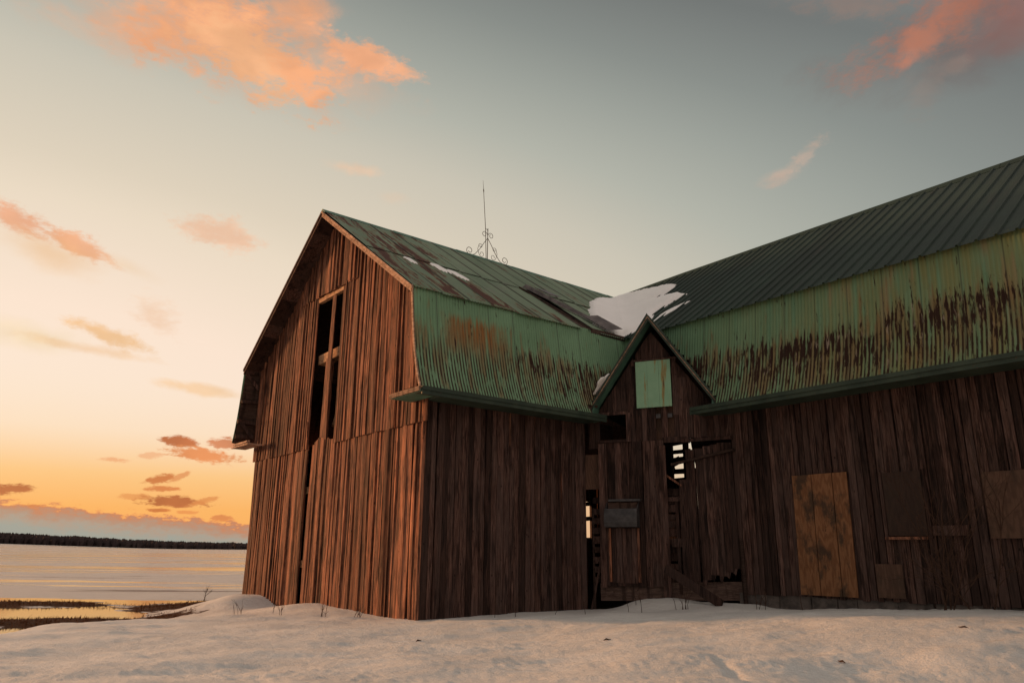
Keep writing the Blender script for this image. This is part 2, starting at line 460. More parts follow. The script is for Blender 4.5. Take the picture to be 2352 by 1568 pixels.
def upper_roof():
    m, t = new_mat("faded_green_sheet")
    at = t.n('ShaderNodeAttribute', attribute_name='prm').outputs['Vector']
    sp = t.n('ShaderNodeSeparateXYZ', {0: at}); a, d, cr = sp.outputs
    tt = t.n('ShaderNodeAttribute', attribute_name='tint')
    ts = t.n('ShaderNodeSeparateColor', {0: tt.outputs[0]})
    ad = t.n('ShaderNodeCombineXYZ', {0: a, 1: d}).outputs[0]
    big = t.noise(t.scl(ad, 1.6, .5, 1), 1, 4)
    c = t.mix(t.ss(big, .35, .65), (.145, .21, .14), (.185, .25, .17))
    pinkn = t.noise(t.scl(ad, 1.2, .7, 1), 1.3, 6, .7)
    c = t.mix(t.math('MULTIPLY', t.ss(pinkn, .52, .70), .5), c, (.225, .20, .175))
    c = t.mix(1, c, t.ramp(ts.outputs[0], [(0, (.86, .88, .86)), (1, (1.1, 1.08, 1.08))]), 'MULTIPLY')
    nz = t.noise(t.scl(ad, 5.5, 1.0, 1), 1, 6, .72)
    nb = t.noise(t.vm('ADD', t.scl(ad, 1.9, .36, 1), (5.2, 1.7, 0)), 1, 3, .5)
    zone = t.math('ADD', t.ss(a, 3.0, 1.2), t.math('MULTIPLY', t.ss(d, 3.6, 4.7), .35))
    rn = t.math('ADD', t.math('ADD', t.math('MULTIPLY', nz, .65), t.math('MULTIPLY', nb, .40)), t.math('MULTIPLY', zone, .085))
    c = t.mix(t.math('MULTIPLY', t.ss(rn, .585, .65), .75), c, (.17, .070, .026))
    c = t.mix(t.math('MULTIPLY', t.ss(rn, .62, .67), .95), c, (.068, .019, .009))
    c = t.mix(t.math('MULTIPLY', ts.outputs[1], .85), c, (.03, .018, .013))
    sk = t.noise(t.scl(ad, 22, 9, 1), 1, 4, .7)
    c = t.mix(t.math('MULTIPLY', t.ss(sk, .67, .72), .85), c, (.035, .016, .012))
    finish(t, c, .6, bump(t, sk, .15, .004), spec=.25)
    return m
M_up_l = upper_roof()

def rib_mat():
    m, t = new_mat("dark_green_ribbed_steel")
    tc = t.n('ShaderNodeTexCoord').outputs['Object']
    n = t.noise(t.scl(tc, 1, 1, .5), 1.4, 4); n2 = t.noise(tc, 22, 4, .6)
    c = t.mix(t.ss(n, .3, .7), (.010, .025, .017), (.015, .034, .023))
    c = t.mix(t.math('MULTIPLY', t.ss(n2, .62, .74), .35), c, (.05, .06, .05))
    pa = t.n('ShaderNodeAttribute', attribute_name='prm').outputs['Vector']
    px = t.n('ShaderNodeSeparateXYZ', {0: pa})
    wn = t.n('ShaderNodeTexWhiteNoise', {'W': t.math('FLOOR', t.math('MULTIPLY', px.outputs[0], 1 / .9))}, noise_dimensions='1D').outputs[0]
    c = t.mix(1, c, t.ramp(wn, [(0, (.78, .8, .78)), (1, (1.2, 1.18, 1.2))]), 'MULTIPLY')
    dirt = t.noise(t.scl(pa, 3, .6, 0), 1, 5, .7)
    c = t.mix(t.math('MULTIPLY', t.ss(dirt, .55, .7), .4), c, (.035, .032, .026))
    finish(t, c, .6, bump(t, t.noise(pa, 1.6, 3), .35, .02), spec=.22)
    return m
M_up_r = rib_mat()

def snow_mat(name, ca, cb):
    m, t = new_mat(name)
    tc = t.n('ShaderNodeTexCoord').outputs['Object']
    n = t.noise(tc, 1.1, 5); n2 = t.noise(tc, 38, 5, .6); n3 = t.noise(tc, 9, 4, .6)
    c = t.mix(t.ss(n, .3, .7), ca, cb)
    gr = t.noise(t.scl(tc, 1, 3, 1), 3.2, 6, .7)
    c = t.mix(t.math('MULTIPLY', t.ss(gr, .62, .74), .15), c, (.55, .46, .38))
    h = t.math('ADD', t.math('MULTIPLY', n2, .35), n3)
    finish(t, c, .62, bump(t, h, .55, .03), spec=.3)
    return m
M_rsnow = snow_mat("old_roof_snow", (.90, .885, .86), (.94, .925, .90))

def mint():
    m, t = new_mat("mint_hatch_paint")
    tc = t.n('ShaderNodeTexCoord').outputs['Object']
    n = t.noise(tc, 3, 4)
    c = t.mix(t.ss(n, .3, .7), (.22, .40, .255), (.26, .45, .29))
    st = t.noise(t.scl(tc, 9, 9, .7), 1, 5, .65)
    c = t.mix(t.math('MULTIPLY', t.ss(st, .56, .63), .8), c, (.28, .17, .04))
    c = t.mix(t.math('MULTIPLY', t.ss(st, .66, .70), .85), c, (.09, .045, .02))
    n2 = t.noise(tc, 40, 4, .7)
    c = t.mix(t.math('MULTIPLY', t.ss(n2, .68, .74), .7), c, (.10, .06, .03))
    finish(t, c, .55, spec=.3)
    return m
M_mint = mint()

def ply(name, c1, c2, stain):
    m, t = new_mat(name)
    tc = t.n('ShaderNodeTexCoord').outputs['Object']
    at = t.n('ShaderNodeAttribute', attribute_name='tint')
    v = t.vm('ADD', tc, t.vm('SCALE', at.outputs['Vector'], scale=13.0))
    ring = t.n('ShaderNodeTexWave', {'Vector': t.scl(v, 2.6, 2.6, .5), 'Scale': 5.5, 'Distortion': 11.0, 'Detail': 3.0, 'Detail Scale': .8}, wave_type='RINGS').outputs[1]
    g = t.noise(t.scl(v, 30, 30, 2), 1, 4)
    c = t.mix(t.ss(ring, .0, 1.0, .15, .85), c1, c2)
    c = t.mix(t.math('MULTIPLY', t.ss(g, .5, .7), .3), c, tuple(q * .6 for q in c1))
    b = t.noise(t.scl(tc, 3.0, 3.0, 1.7), 1, 5, .65)
    c = t.mix(t.math('MULTIPLY', t.ss(b, .50, .64), stain), c, (.045, .03, .02))
    b2 = t.noise(t.scl(tc, 9, 9, 5), 1, 4, .6)
    c = t.mix(t.math('MULTIPLY', t.ss(b2, .69, .73), .8), c, (.025, .016, .012))
    finish(t, c, .75, bump(t, ring, .2, .004), spec=.25)
    return m
M_ply = ply("stained_plywood", (.165, .068, .028), (.26, .120, .055), .85)
M_ply2 = ply("grey_plywood", (.082, .043, .028), (.125, .068, .045), .6)
M_ply3 = ply("dark_plywood", (.035, .02, .015), (.05, .028, .02), .4)

def simple(name, c1, c2, rough=.7, scale=8, spec=.3, metal=0.0):
    m, t = new_mat(name)
    tc = t.n('ShaderNodeTexCoord').outputs['Object']
    n = t.noise(tc, scale, 5, .6)
    finish(t, t.mix(t.ss(n, .3, .7), c1, c2), rough, bump(t, n, .3, .01), spec=spec, metal=metal)
    return m
M_galv = simple("weathered_galvanised_steel", (.045, .043, .044), (.09, .085, .085), .55, 6, .4, .3)
M_torn = simple("bare_roofing_steel", (.06, .052, .052), (.15, .13, .125), .5, 5, .4, .3)
M_iron = simple("rusty_iron", (.035, .022, .016), (.07, .04, .026), .7, 30, .4, .4)
M_stone = simple("fieldstone_foundation", (.06, .05, .045), (.15, .12, .105), .9, 5)
M_twig = simple("bark_twig", (.05, .028, .02), (.075, .042, .028), .85, 30, .1)
M_grass = simple("dead_marsh_grass", (.085, .030, .012), (.17, .070, .028), .95, 4, .02)
M_wood_far = simple("bare_treeline", (.030, .020, .020), (.055, .036, .034), .95, .12)
M_dark = simple("earth_floor", (.03, .022, .018), (.05, .036, .03), .95, 3)
# ------------------------------------------------------------------ ground
CTRL = np.array([
    (0, 0, 0), (-.5, -.6, .0), (-1.6, -.5, -.05), (-2.8, -.3, .10), (-4.3, -.35, .24), (-4.9, -.45, .06), (-6.2, -.5, -.2), (-7.7, -.3, .22), (-8.5, -.25, .08),
    (-9.3, .6, -.1), (-2.5, -2, .0), (-4.5, -1.9, -.16), (-3, -4.2, -.08), (-1.2, -6, .02), (1.5, -1.5, .01), (3.2, -6.7, 0), (6.1, -2.7, .04), (9.2, -5, .05),
    (12.4, -7.7, 0.0), (12.4, -2, .28), (16, -4, .3), (.2, 1, .0), (.2, 2.5, .06), (.1, 4, .04), (1.5, .6, .10), (2.4, 2.4, .15), (3.4, 3.0, .20), (5, 3.2, .31), (6.8, 3.6, .40), (8.6, 4.2, .46),
    (9.5, 2.5, .45), (.9, 3.4, .03), (1.6, 3.9, .11), (2.4, 4.2, .16), (3.2, 4.6, .19), (4.2, 4.9, .24), (5.6, 5.1, .33), (7.2, 5.3, .40), (9.5, 5.3, .46), (13, 5, .5),
    (1.3, 4.72, .40), (1.75, 4.95, .44), (2.4, 5.2, .36), (3.1, 5.6, .28), (.45, 4.2, .06), (6.9, -.1, .30), (5.9, .8, .20), (8.2, -.6, .20), (4.3, 2.0, .13), (3.2, 8, .2), (10, 8, .4), (0, 10, 0), (-5, 6, -.1),
    (-9, 8, -.2), (-9, 15, -.3), (16, 10, .4), (4, 18, 0), (20, 0, .3), (8, -14, 0), (0, -14, -.1), (20, -12, .1)])
def ground_z(x, y, fine=True):
    x = np.asarray(x, float); y = np.asarray(y, float)
    u, v = luv(x, y)
    # near banks: normalised Gaussian blend of surveyed heights
    num = np.zeros_like(u); den = np.full_like(u, 1e-9)
    nn = CTRL[:, :2]
    d2 = ((nn[:, None] - nn[None]) ** 2).sum(-1) + np.eye(len(nn)) * 1e9
    sig = np.clip(np.sqrt(d2.min(1)) * .75, .35, 3.0)
    for (cu, cv, cz), sg in zip(CTRL, sig):
        w = np.exp(-((u - cu) ** 2 + (v - cv) ** 2) / (2 * sg * sg)) + 1e-4 / (1 + ((u - cu) ** 2 + (v - cv) ** 2)) ** 2
        num += w * cz; den += w
    z = num / den
    # bank falls to the flats on the left (plan distance beyond the edge line)
    e = edge_dist(u, v) + .5 * fbm(x * .35, y * .35, 3)
    f = sstep(0.0, 2.6, e)
    r = np.hypot(x, y)
    # flats
    flat = -.5 + .035 + .05 * fbm(x * .05, y * .16, 3) + .018 * fbm(x * .3, y * .9, 3)
    pond = sstep(13.5, 16.0, y) * sstep(29.5, 26.0, y + .9 * fbm(x * .12, 3.3 + y * 0, 2)) * sstep(2.0, -6.0, x)
    band = np.exp(-((y - (18.9 + .045 * (x + 12) + .45 * fbm(x * .22, y * 0 + 1.5, 2))) / 1.15) ** 2) * (1 - .55 * sstep(-8.5, -12.5, x) * sstep(19, 17, y))
    isl = np.exp(-(((x + 15.2) / 2.3) ** 2 + ((y - 25.0) / 1.1) ** 2))
    isl2 = np.exp(-(((x + 8.8) / 2.5) ** 2 + ((y - 24.2) / 2.0) ** 2))
    bumps = .055 * fbm(x * .5, y * 1.4, 4)
    pz = -.58 + .15 * band + .16 * isl + .22 * isl2 + bumps
    flat = flat * (1 - pond) + pz * pond
    far = sstep(150, 900, r)
    azd = np.degrees(np.arctan2(x, y))
    flat = flat + far * (4.6 * sstep(-22, -37, azd) * sstep(90, 60, np.abs(azd)))
    z = z * (1 - f) + flat * f
    if fine:
        nf = (1 - f)
        k = sstep(30, 5, r)
        swell = .055 * fbm(x * .38 + 5, y * .38, 3) + .05 * fbm(x * .55 + .35 * y, y * 1.15 - .3 * x + 7, 3)
        patch = sstep(-.25, .35, fbm(x * .5 + 2, y * .8, 2))
        rip = .016 * fbm(x * 2.4, y * 3.4, 3) * (.4 + .6 * patch)
        gr = np.abs(perlin(x * 7.5, y * 9.5)) * .034 - perlin(x * 15 + 3, y * 17) * .014
        near = sstep(0, 1.2, -v) + sstep(0, .6, u)
        z = z + nf * (swell * np.clip(near, 0, 1) + (rip + gr * k * (.5 + .5 * patch)))
        z = z + nf * ((1.2 + .3 * fbm(x * .6, y * .6, 2)) * np.exp(-((x + .69 * y + 2.3) / .95) ** 2) * sstep(1.5, 4.5, y) * sstep(10.0, 7.4, y) - .46 * sstep(.9, 5.8, x) * sstep(10.5, 6.0, y))  # unseen ridge added to shade the left foreground; right ground tilted from the sun
        # wind-cut ridge in the foreground
        a = (u - 7.4) * .5 + (v + .9) * .87; b = -(u - 7.4) * .87 + (v + .9) * .5
        z = z - nf * .03 * np.exp(-((a - .12 * np.sin(b * 2)) / .06) ** 2 - (b / .75) ** 2)
    soil = f * pond * np.clip(.9 * band + 1.2 * isl + 1.3 * isl2 + .35 * sstep(.1, .35, fbm(x * .6, y * 1.8 + 9, 3)), 0, 1)
    return z, soil, f
EDGE = [(14, -16.5), (3, -11.3), (-.6, -7.0), (-3.1, -4.9), (-4.1, -2.4), (-4.9, -1.5), (-6.6, -.62), (-9.3, -.15), (-10.0, 3), (-10.6, 18), (30, 18)]
def edge_dist(u, v):
    # signed distance to the snow bank's edge polyline, positive outside (towards the flats)
    best = np.full(np.shape(u), 1e9); sgn = np.ones(np.shape(u))
    for (a, b), (c, d) in zip(EDGE[:-1], EDGE[1:]):
        ex, ey = c - a, d - b; l2 = ex * ex + ey * ey
        t = np.clip(((u - a) * ex + (v - b) * ey) / l2, 0, 1)
        dx, dy = u - (a + t * ex), v - (b + t * ey)
        dd = dx * dx + dy * dy
        cr = ex * dy - ey * dx
        upd = dd < best
        best = np.where(upd, dd, best)
        sgn = np.where(upd, np.where(cr > 0, 1.0, -1.0), sgn)
    # polyline runs clockwise round the bank seen from above: left side is outside
    return np.sqrt(best) * sgn
def gz(x, y): return float(ground_z(np.array([x]), np.array([y]))[0][0])
def gzl(u, v): return gz(*wxy(u, v))

def ground_mat():
    m, t = new_mat("snow_field")
    tc = t.n('ShaderNodeTexCoord').outputs['Object']
    at = t.n('ShaderNodeAttribute', attribute_name='soil')
    sp = t.n('ShaderNodeSeparateColor', {0: at.outputs[0]}); soil, flat = sp.outputs[0], sp.outputs[1]
    sx = t.n('ShaderNodeSeparateXYZ', {0: tc}); y = sx.outputs[1]
    n = t.noise(tc, .9, 5); n2 = t.noise(t.scl(tc, 1, 1.5, 1), 34, 6, .68); n3 = t.noise(t.scl(tc, 1, 1.5, 1), 8, 4, .6)
    c = t.mix(t.ss(n, .3, .7), (.67, .665, .635), (.78, .77, .73))
    dirt = t.noise(t.scl(tc, 1.2, 3.4, 1), 1.6, 7, .72)
    c = t.mix(t.math('MULTIPLY', t.ss(dirt, .57, .70), .28), c, (.42, .30, .22))
    # flats: streaks of wet ice and of old grey snow, long across the view
    ice1 = t.noise(t.vm('ADD', t.scl(tc, .010, .095, 0), (3.1, .9, 0)), 1, 6, .62)
    ice2 = t.noise(t.vm('ADD', t.scl(tc, .05, .55, 0), (1.1, 4.9, 0)), 1, 5, .6)
    iv = t.math('ADD', t.math('MULTIPLY', ice1, .62), t.math('MULTIPLY', ice2, .38))
    bias = t.math('ADD', t.ss(y, 34, 60, -.05, .012), t.math('MULTIPLY', t.ss(y, 180, 320), -.02))
    ice = t.math('MULTIPLY', t.ss(t.math('ADD', iv, bias), .50, .522), flat)
    c = t.mix(t.math('MULTIPLY', flat, .75), c, (.52, .48, .45))
    br = t.math('MULTIPLY', t.ss(t.noise(t.vm('ADD', t.scl(tc, .03, .30, 0), (8.1, 2.9, 0)), 1, 6, .68), .605, .65), flat)
    c = t.mix(ice, c, (.12, .085, .07))
    c = t.mix(t.math('MULTIPLY', br, .8), c, (.10, .055, .04))
    sm = t.ss(t.math('ADD', soil, t.math('MULTIPLY', t.math('SUBTRACT', t.noise(tc, 2.2, 5, .65), .5), .9)), .34, .5)
    c = t.mix(sm, c, (.065, .027, .013))
    h = t.math('ADD', t.math('MULTIPLY', n2, .6), n3)
    nb = t.n('ShaderNodeBump', {'Height': h, 'Strength': t.math('SUBTRACT', .8, t.math('MULTIPLY', ice, .79)), 'Distance': .05}).outputs[0]
    finish(t, c, t.math('SUBTRACT', .62, t.math('MULTIPLY', ice, .50)), nb, spec=t.math('MULTIPLY', t.math('ADD', .28, t.math('MULTIPLY', ice, .72)), t.math('SUBTRACT', 1, t.math('MULTIPLY', sm, .95))))
    return m

def build_ground():
    th = []
    a = -180.0
    while a < 180:
        th.append(a)
        aa = abs(a + .001)
        a += .24 if aa < 42 else (1.0 if aa < 70 else 3.0)
    th = np.radians(np.array(th))
    rs = [.6]
    while rs[-1] < 4500:
        r = rs[-1]
        k = .0075 if 3 < r < 30 else (.012 if r <= 120 and r >= 30 else (.03 if r < 3 else .05))
        rs.append(r * (1 + k))
    rs = np.array(rs)
    T, Rr = np.meshgrid(th, rs)
    x = (Rr * np.sin(T)).ravel(); y = (Rr * np.cos(T)).ravel()
    z, soil, f = ground_z(x, y)
    # keep the ground just under the barn floor inside the walls
    u, v = luv(x, y)
    ins = ((u < -.25) & (u > -8.8) & (v > .25) & (v < 14.6)) | ((u > -1) & (u < 15.7) & (v > 6.1) & (v < 14.6))
    z = np.where(ins, -.12, z)
    n = len(th); m = len(rs)
    i = np.arange(m - 1)[:, None] * n; j = np.arange(n)[None]; j2 = (j + 1) % n
    faces = np.stack([i + j, i + j2, i + n + j2, i + n + j], -1).reshape(-1, 4)[:, ::-1]
    cz = float(ground_z(np.array([0.]), np.array([.1]))[0][0])
    verts = np.concatenate([np.stack([x, y, z], -1), [[0, 0, cz]]])
    cen = len(verts) - 1
    me = bpy.data.meshes.new("snow_ground")
    fl = faces.tolist() + [(cen, (k + 1) % n, k) for k in range(n)]
    me.from_pydata(verts.tolist(), [], fl)
    at = me.attributes.new("soil", 'FLOAT_COLOR', 'POINT')
    cc = np.ones((len(verts), 4), np.float32)
    cc[:-1, 0] = soil; cc[:-1, 1] = f; cc[-1, :2] = 0
    at.data.foreach_set("color", cc.ravel())
    me.polygons.foreach_set("use_smooth", [True] * len(me.polygons))
    me.materials.append(ground_mat())
    me.update()
    o = bpy.data.objects.new("snow_ground", me)
    sc.collection.objects.link(o)
    tag(o, "snow covered ground of banks and icy flats around the barn", "snow ground", kind='structure')
    # make sure normals face up
    if me.polygons[len(me.polygons) // 2].normal.z < 0: me.flip_normals()
build_ground()

def build_water():
    m, t = new_mat("meltwater")
    tc = t.n('ShaderNodeTexCoord').outputs['Object']
    n = t.noise(t.scl(tc, 1.2, 3.0, 1), 2.2, 3)
    finish(t, (.06, .030, .014), .06, bump(t, n, .10, .01), spec=.7, **{'Specular Tint': (1.0, .66, .36, 1)})  # orange glow of the reflection put into the specular tint
    mb = MB()
    nx, ny = 24, 10
    vs = []; fs = []
    for j in range(ny + 1):
        for i in range(nx + 1):
            vs.append((-40 + i * 42 / nx, 12.5 + j * 18 / ny, -.522))
    for j in range(ny):
        for i in range(nx):
            b = j * (nx + 1) + i
            fs.append((b, b + 1, b + nx + 2, b + nx + 1))
    mb.add(vs, fs)
    tag(mb.build("meltwater", m), "shallow orange lit meltwater pool beyond the snow bank", "water", kind='structure')
build_water()

def build_grass():
    rng = np.random.RandomState(11)
    N = 60000
    x = rng.uniform(-34, -5, N); y = rng.uniform(14.5, 29, N)
    z, soil, f = ground_z(x, y)
    keep = (soil > .42 + rng.uniform(-.06, .3, N)) & (z > -.56)
    x, y, z = x[keep][:16000], y[keep][:16000], z[keep][:16000]
    n = len(x)
    h = rng.uniform(.02, .07, n) * (1 + .9 * (rng.uniform(0, 1, n) > .93)); a = rng.uniform(0, 2 * np.pi, n); w = rng.uniform(.008, .02, n)
    lx = rng.normal(0, .6, n) * h; ly = rng.normal(0, .6, n) * h
    v = np.zeros((n, 3, 3))
    v[:, 0] = np.stack([x - np.cos(a) * w, y - np.sin(a) * w, z - .02], -1)
    v[:, 1] = np.stack([x + np.cos(a) * w, y + np.sin(a) * w, z - .02], -1)
    v[:, 2] = np.stack([x + lx, y + ly, z + h], -1)
    me = bpy.data.meshes.new("marsh_grass")
    me.from_pydata(v.reshape(-1, 3).tolist(), [], np.arange(n * 3).reshape(-1, 3).tolist())
    me.materials.append(M_grass)
    o = bpy.data.objects.new("marsh_grass", me); sc.collection.objects.link(o)
    tag(o, "brown dead marsh grass growing along the meltwater", "grass", kind='stuff')
build_grass()

def build_treeline():
    rng = np.random.RandomState(5)
    vs = []; fs = []
    def azt(px): return azel(px, 1250)[0]
    def place(az, dist, hh, wd):
        x, y = dist * math.sin(R(az)), dist * math.cos(R(az))
        z = ZT(az, dist)
        b = len(vs)
        # bare tree: tapering ragged column, broad crown
        k = 6
        prof = [(0, .45), (.25, .9), (.55, 1.0), (.8, .62), (1.0, .12)]
        for q, rr in prof:
            for i in range(k):
                an = 2 * math.pi * i / k + q
                r = wd * rr * rng.uniform(.7, 1.25)
                vs.append((x + r * math.cos(an), y + r * math.sin(an), z - .6 + hh * q * rng.uniform(.94, 1.04)))
        for l in range(4):
            for i in range(k):
                fs.append((b + l * k + i, b + l * k + (i + 1) % k, b + (l + 1) * k + (i + 1) % k, b + (l + 1) * k + i))
    zaz = np.linspace(-90, 90, 721)
    zz = {d: ground_z(d * np.sin(np.radians(zaz)), d * np.cos(np.radians(zaz)), False)[0] for d in (560, 620, 680, 760, 860)}
    def ZT(az, dist):
        d = min(zz, key=lambda q: abs(q - dist))
        return float(np.interp(az, zaz, zz[d]))
    for az in np.arange(-70, 70, .035):
        t = min(max((az + 34) / 15, 0), 1)
        hh = (8.6 - 2.7 * t) * (1 + .10 * float(perlin(np.array([az * .9]), np.array([3.3]))[0]) + .07 * float(perlin(np.array([az * 4.1]), np.array([7.7]))[0]))
        for dist in (680, 760, 860):
            place(az + rng.uniform(-.05, .05), dist + rng.uniform(-20, 20), hh * rng.uniform(.86, 1.02) * (dist / 720), rng.uniform(1.0, 2.4))
    me = bpy.data.meshes.new("distant_wood")
    me.from_pydata(vs, [], fs); me.materials.append(M_wood_far)
    o = bpy.data.objects.new("distant_wood", me); sc.collection.objects.link(o)
    tag(o, "dark bare wood along the far shore on the horizon", "wood", kind='stuff')
build_treeline()

# ------------------------------------------------------------------ barn
barn = empty("barn", (CX, CY, 0), -YAW)
tag(barn, "weathered plank barn with green gambrel roofs meeting in an L and a small corner gable", "barn")
def P(mb, name, mat, label=None, parent=None, smooth=False):
    o = mb.build(name, mat, parent or barn, smooth)
    if label: o['label'] = label
    return o

# gambrel profile: distance from the ridge line -> height
LOWP = [(4.735, 6.36), (4.765, 6.1), (4.80, 5.85), (4.84, 5.55), (4.89, 5.25), (4.95, 4.95), (5.02, 4.68), (5.10, 4.43), (5.185, 4.22)]
def roof_in(d):          # underside height over plan offset d (walls end here)
    d = abs(d)
    return HR - .07 - SL * d if d < 4.68 else 6.2
def sag(q): return .0

def planks(mb, O, D, N, s0, s1, zb, zt, w=.19, jit=.012, cup=.006, th=.028, holes=(), gap=.004, lean=.004, batten=0, rag=0, wob=.004, cols=5):
    """upright boards from s0 to s1 along D; zb/zt give bottom and top height at s; N points outward"""
    O, D, N = Vector(O), Vector(D), Vector(N)
    s = s0
    joints = []
    while s < s1 - .03:
        ww = w * random.uniform(.78, 1.22)
        if s + ww > s1 - .07: ww = s1 - s
        a, b = s + gap * random.uniform(.35, 1), s + ww - gap * random.uniform(.35, 1)
        joints.append(s)
        mid = (a + b) / 2
        segs = [(zb(mid), None)]
        cuts = sorted([(ha, hb) for (sa, sb, ha, hb) in holes if sa < mid < sb])
        spans = []
        lo = zb(mid) - random.random() * rag
        ztop = min(zt(a), zt(b))
        for ha, hb in cuts:
            if ha > lo + .02: spans.append((lo, ha + random.uniform(-.01, .02), False))
            lo = hb
        if ztop > lo + .02: spans.append((lo, None, True))
        off = random.random() * jit; tint = rt(); cu = cup * random.uniform(.2, 1.6) * random.choice((1, 1, 1, -.7))
        ln = random.uniform(-lean, lean); ph = random.random() * 6
        tl = random.uniform(-.5, .5) * jit
        for (z0, z1, top) in spans:
            za = zt(a) if top else z1; zc = zt(b) if top else z1
            nz = max(1, int((max(za, zc) - z0) / .55))
            vs = []; fs = []
            K = cols
            for i in range(nz + 1):
                f = i / nz
                for k in range(K):
                    q = k / (K - 1)
                    ztp = za + (zc - za) * q
                    z = z0 + (ztp - z0) * f
                    o = off + cu * (1 - (2 * q - 1) ** 2) + tl * (q - .5) * 2 + wob * math.sin(z * 1.3 + ph)
                    sx = a + (b - a) * q + ln * (z - z0) * (1 if b - a < .3 else 0)
                    vs.append(O + D * sx + N * o + Vector((0, 0, z)))
                for q in (1, 0):
                    ztp = za + (zc - za) * q
                    z = z0 + (ztp - z0) * f
                    vs.append(O + D * (a + (b - a) * q + ln * (z - z0)) + N * (off - th) + Vector((0, 0, z)))
            C = K + 2
            for i in range(nz):
                for k in range(C):
                    k2 = (k + 1) % C
                    fs.append((i * C + k, i * C + k2, (i + 1) * C + k2, (i + 1) * C + k))
            fs.append(tuple(range(C))[::-1]); fs.append(tuple(range(nz * C, nz * C + C)))
            mb.add(vs, fs, tint)
        s += ww
    if batten:
        for s in joints[1:]:
            if random.random() > batten: continue
            z0, z1 = zb(s), zt(s) - .04
            for (sa, sb, ha, hb) in holes:
                if sa - .06 < s < sb + .06:
                    z0 = hb if hb < z1 - .3 and hb > ha + 5 else z0
                    if ha <= z0 + .3: z0 = hb
                    elif hb >= z1 - .05: z1 = ha
                    else: z1 = z0
            if z1 - z0 < .3: continue
            bw = random.uniform(.035, .06)
            mb.box(O + D * (s - bw / 2) + N * .008 + Vector((0, 0, z0)), D * bw, N * random.uniform(.03, .052), (0, 0, z1 - z0), None, .003)

EU, EV, EZ = Vector((1, 0, 0)), Vector((0, 1, 0)), Vector((0, 0, 1))

# gable end --------------------------------------------------------
mb = MB()
gapx = -5.30
planks(mb, (0, 0, 0), EU, -EV, -9.02, gapx - .10, lambda s: -.35, lambda s: 3.75, .185, .045, .018, batten=.8, lean=.003, wob=.012)
planks(mb, (0, 0, 0), EU, -EV, gapx + .06, .0, lambda s: -.35, lambda s: 3.73 + (.04 if s > -4 else random.uniform(0, .16)), .195, .045, .019, batten=.72, lean=.003, wob=.012)
P(mb, "wall", M_gable, "rough sunlit plank wall below the seam of the gable, split by a dark gap")
mb = MB()
planks(mb, (0, -.045, 0), EU, -EV, -9.18, -6.40, lambda s: 3.64, lambda s: roof_in(s - M), .18, .034, .015, batten=.65, wob=.009)
planks(mb, (0, -.045, 0), EU, -EV, -6.40, -5.44, lambda s: 3.65, lambda s: 7.70, .18, .034, .015, batten=.65, wob=.009)
planks(mb, (0, -.045, 0), EU, -EV, -3.98, -3.21, lambda s: 3.66, lambda s: 7.70, .18, .034, .015, batten=.65, wob=.009)
planks(mb, (0, -.045, 0), EU, -EV, -3.21, .13, lambda s: 3.68, lambda s: roof_in(s - M), .18, .034, .015, batten=.6, wob=.009)
planks(mb, (0, -.045, 0), EU, -EV, -4.62, -4.42, lambda s: 3.6, lambda s: 7.66, .2, .0, .012, wob=.012)
P(mb, "wall", M_gable, "plank wall of the gable round the tall open loft doorway")
mb = MB()
planks(mb, (0, -.082, 0), EU, -EV, -6.42, -3.19, lambda s: 7.66 + (s + 6.42) * -.02 + random.uniform(-.012, .012), lambda s: roof_in(s - M), .2, .018, .010, batten=.5, wob=.006)
P(mb, "wall", M_gable, "plank peak of the gable lapping over the loft doorway")

mb = MB(); mb.beam((-5.5, .20, 5.98), (-3.9, .20, 6.02), .22, .24, tint=(.5, .9)); P(mb, "crossbeam", M_beam)
mb = MB(); mb.beam((-4.86, .10, 3.55), (-4.80, .10, 5.9), .17, .14, (0, 1, 0), tint=(.3, .7)); P(mb, "post", M_gable)
mb = MB(); mb.tube([(-5.9, 1.0, 5.7), (-5.4, .75, 5.25), (-4.95, .5, 4.55), (-4.8, .35, 4.2)], [.085, .085, .08, .075], 8, (.2, .8)); P(mb, "brace", M_beam)
mb = MB(); mb.beam((-5.45, .0, 7.57), (-3.96, .0, 7.57), .10, .13, tint=(.7, .9)); P(mb, "lintel", M_beam)
mb = MB(); mb.tube([(-5.46, -.08, 4.35), (-5.33, -.12, 4.0), (-5.22, -.10, 3.6)], .016, 5); P(mb, "hanging_stick", M_gable)
for z in (.9, 2.65):
    mb = MB(); mb.beam((-5.7, .07, z), (-4.9, .07, z), .08, .16, tint=(.4, .8)); P(mb, "girt", M_beam)

# near wing side wall ------------------------------------------------
mb = MB()
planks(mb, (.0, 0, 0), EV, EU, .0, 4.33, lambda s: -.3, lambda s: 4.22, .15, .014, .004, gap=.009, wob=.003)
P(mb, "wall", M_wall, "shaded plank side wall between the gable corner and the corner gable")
mb = MB(); mb.box((-.005, -.075, -.3), (.045, 0, 0), (0, .06, 0), (0, 0, 4.45)); P(mb, "corner_board", M_gable)

# the diagonal corner wall ----------------------------------------------
AD = Vector((0, 4.26, 0)); DL = 3.3654
ang = math.atan2(VW - 4.26, 3.0)
DD = Vector((math.cos(ang), math.sin(ang), 0)); DN = Vector((math.sin(ang), -math.cos(ang), 0))
def dp(s, z, off=0): return AD + DD * s + DN * off + EZ * z
APEX = 6.14
def dz(s): return min(APEX - abs(s - 1.70) * 1.40, 7)
mb = MB()
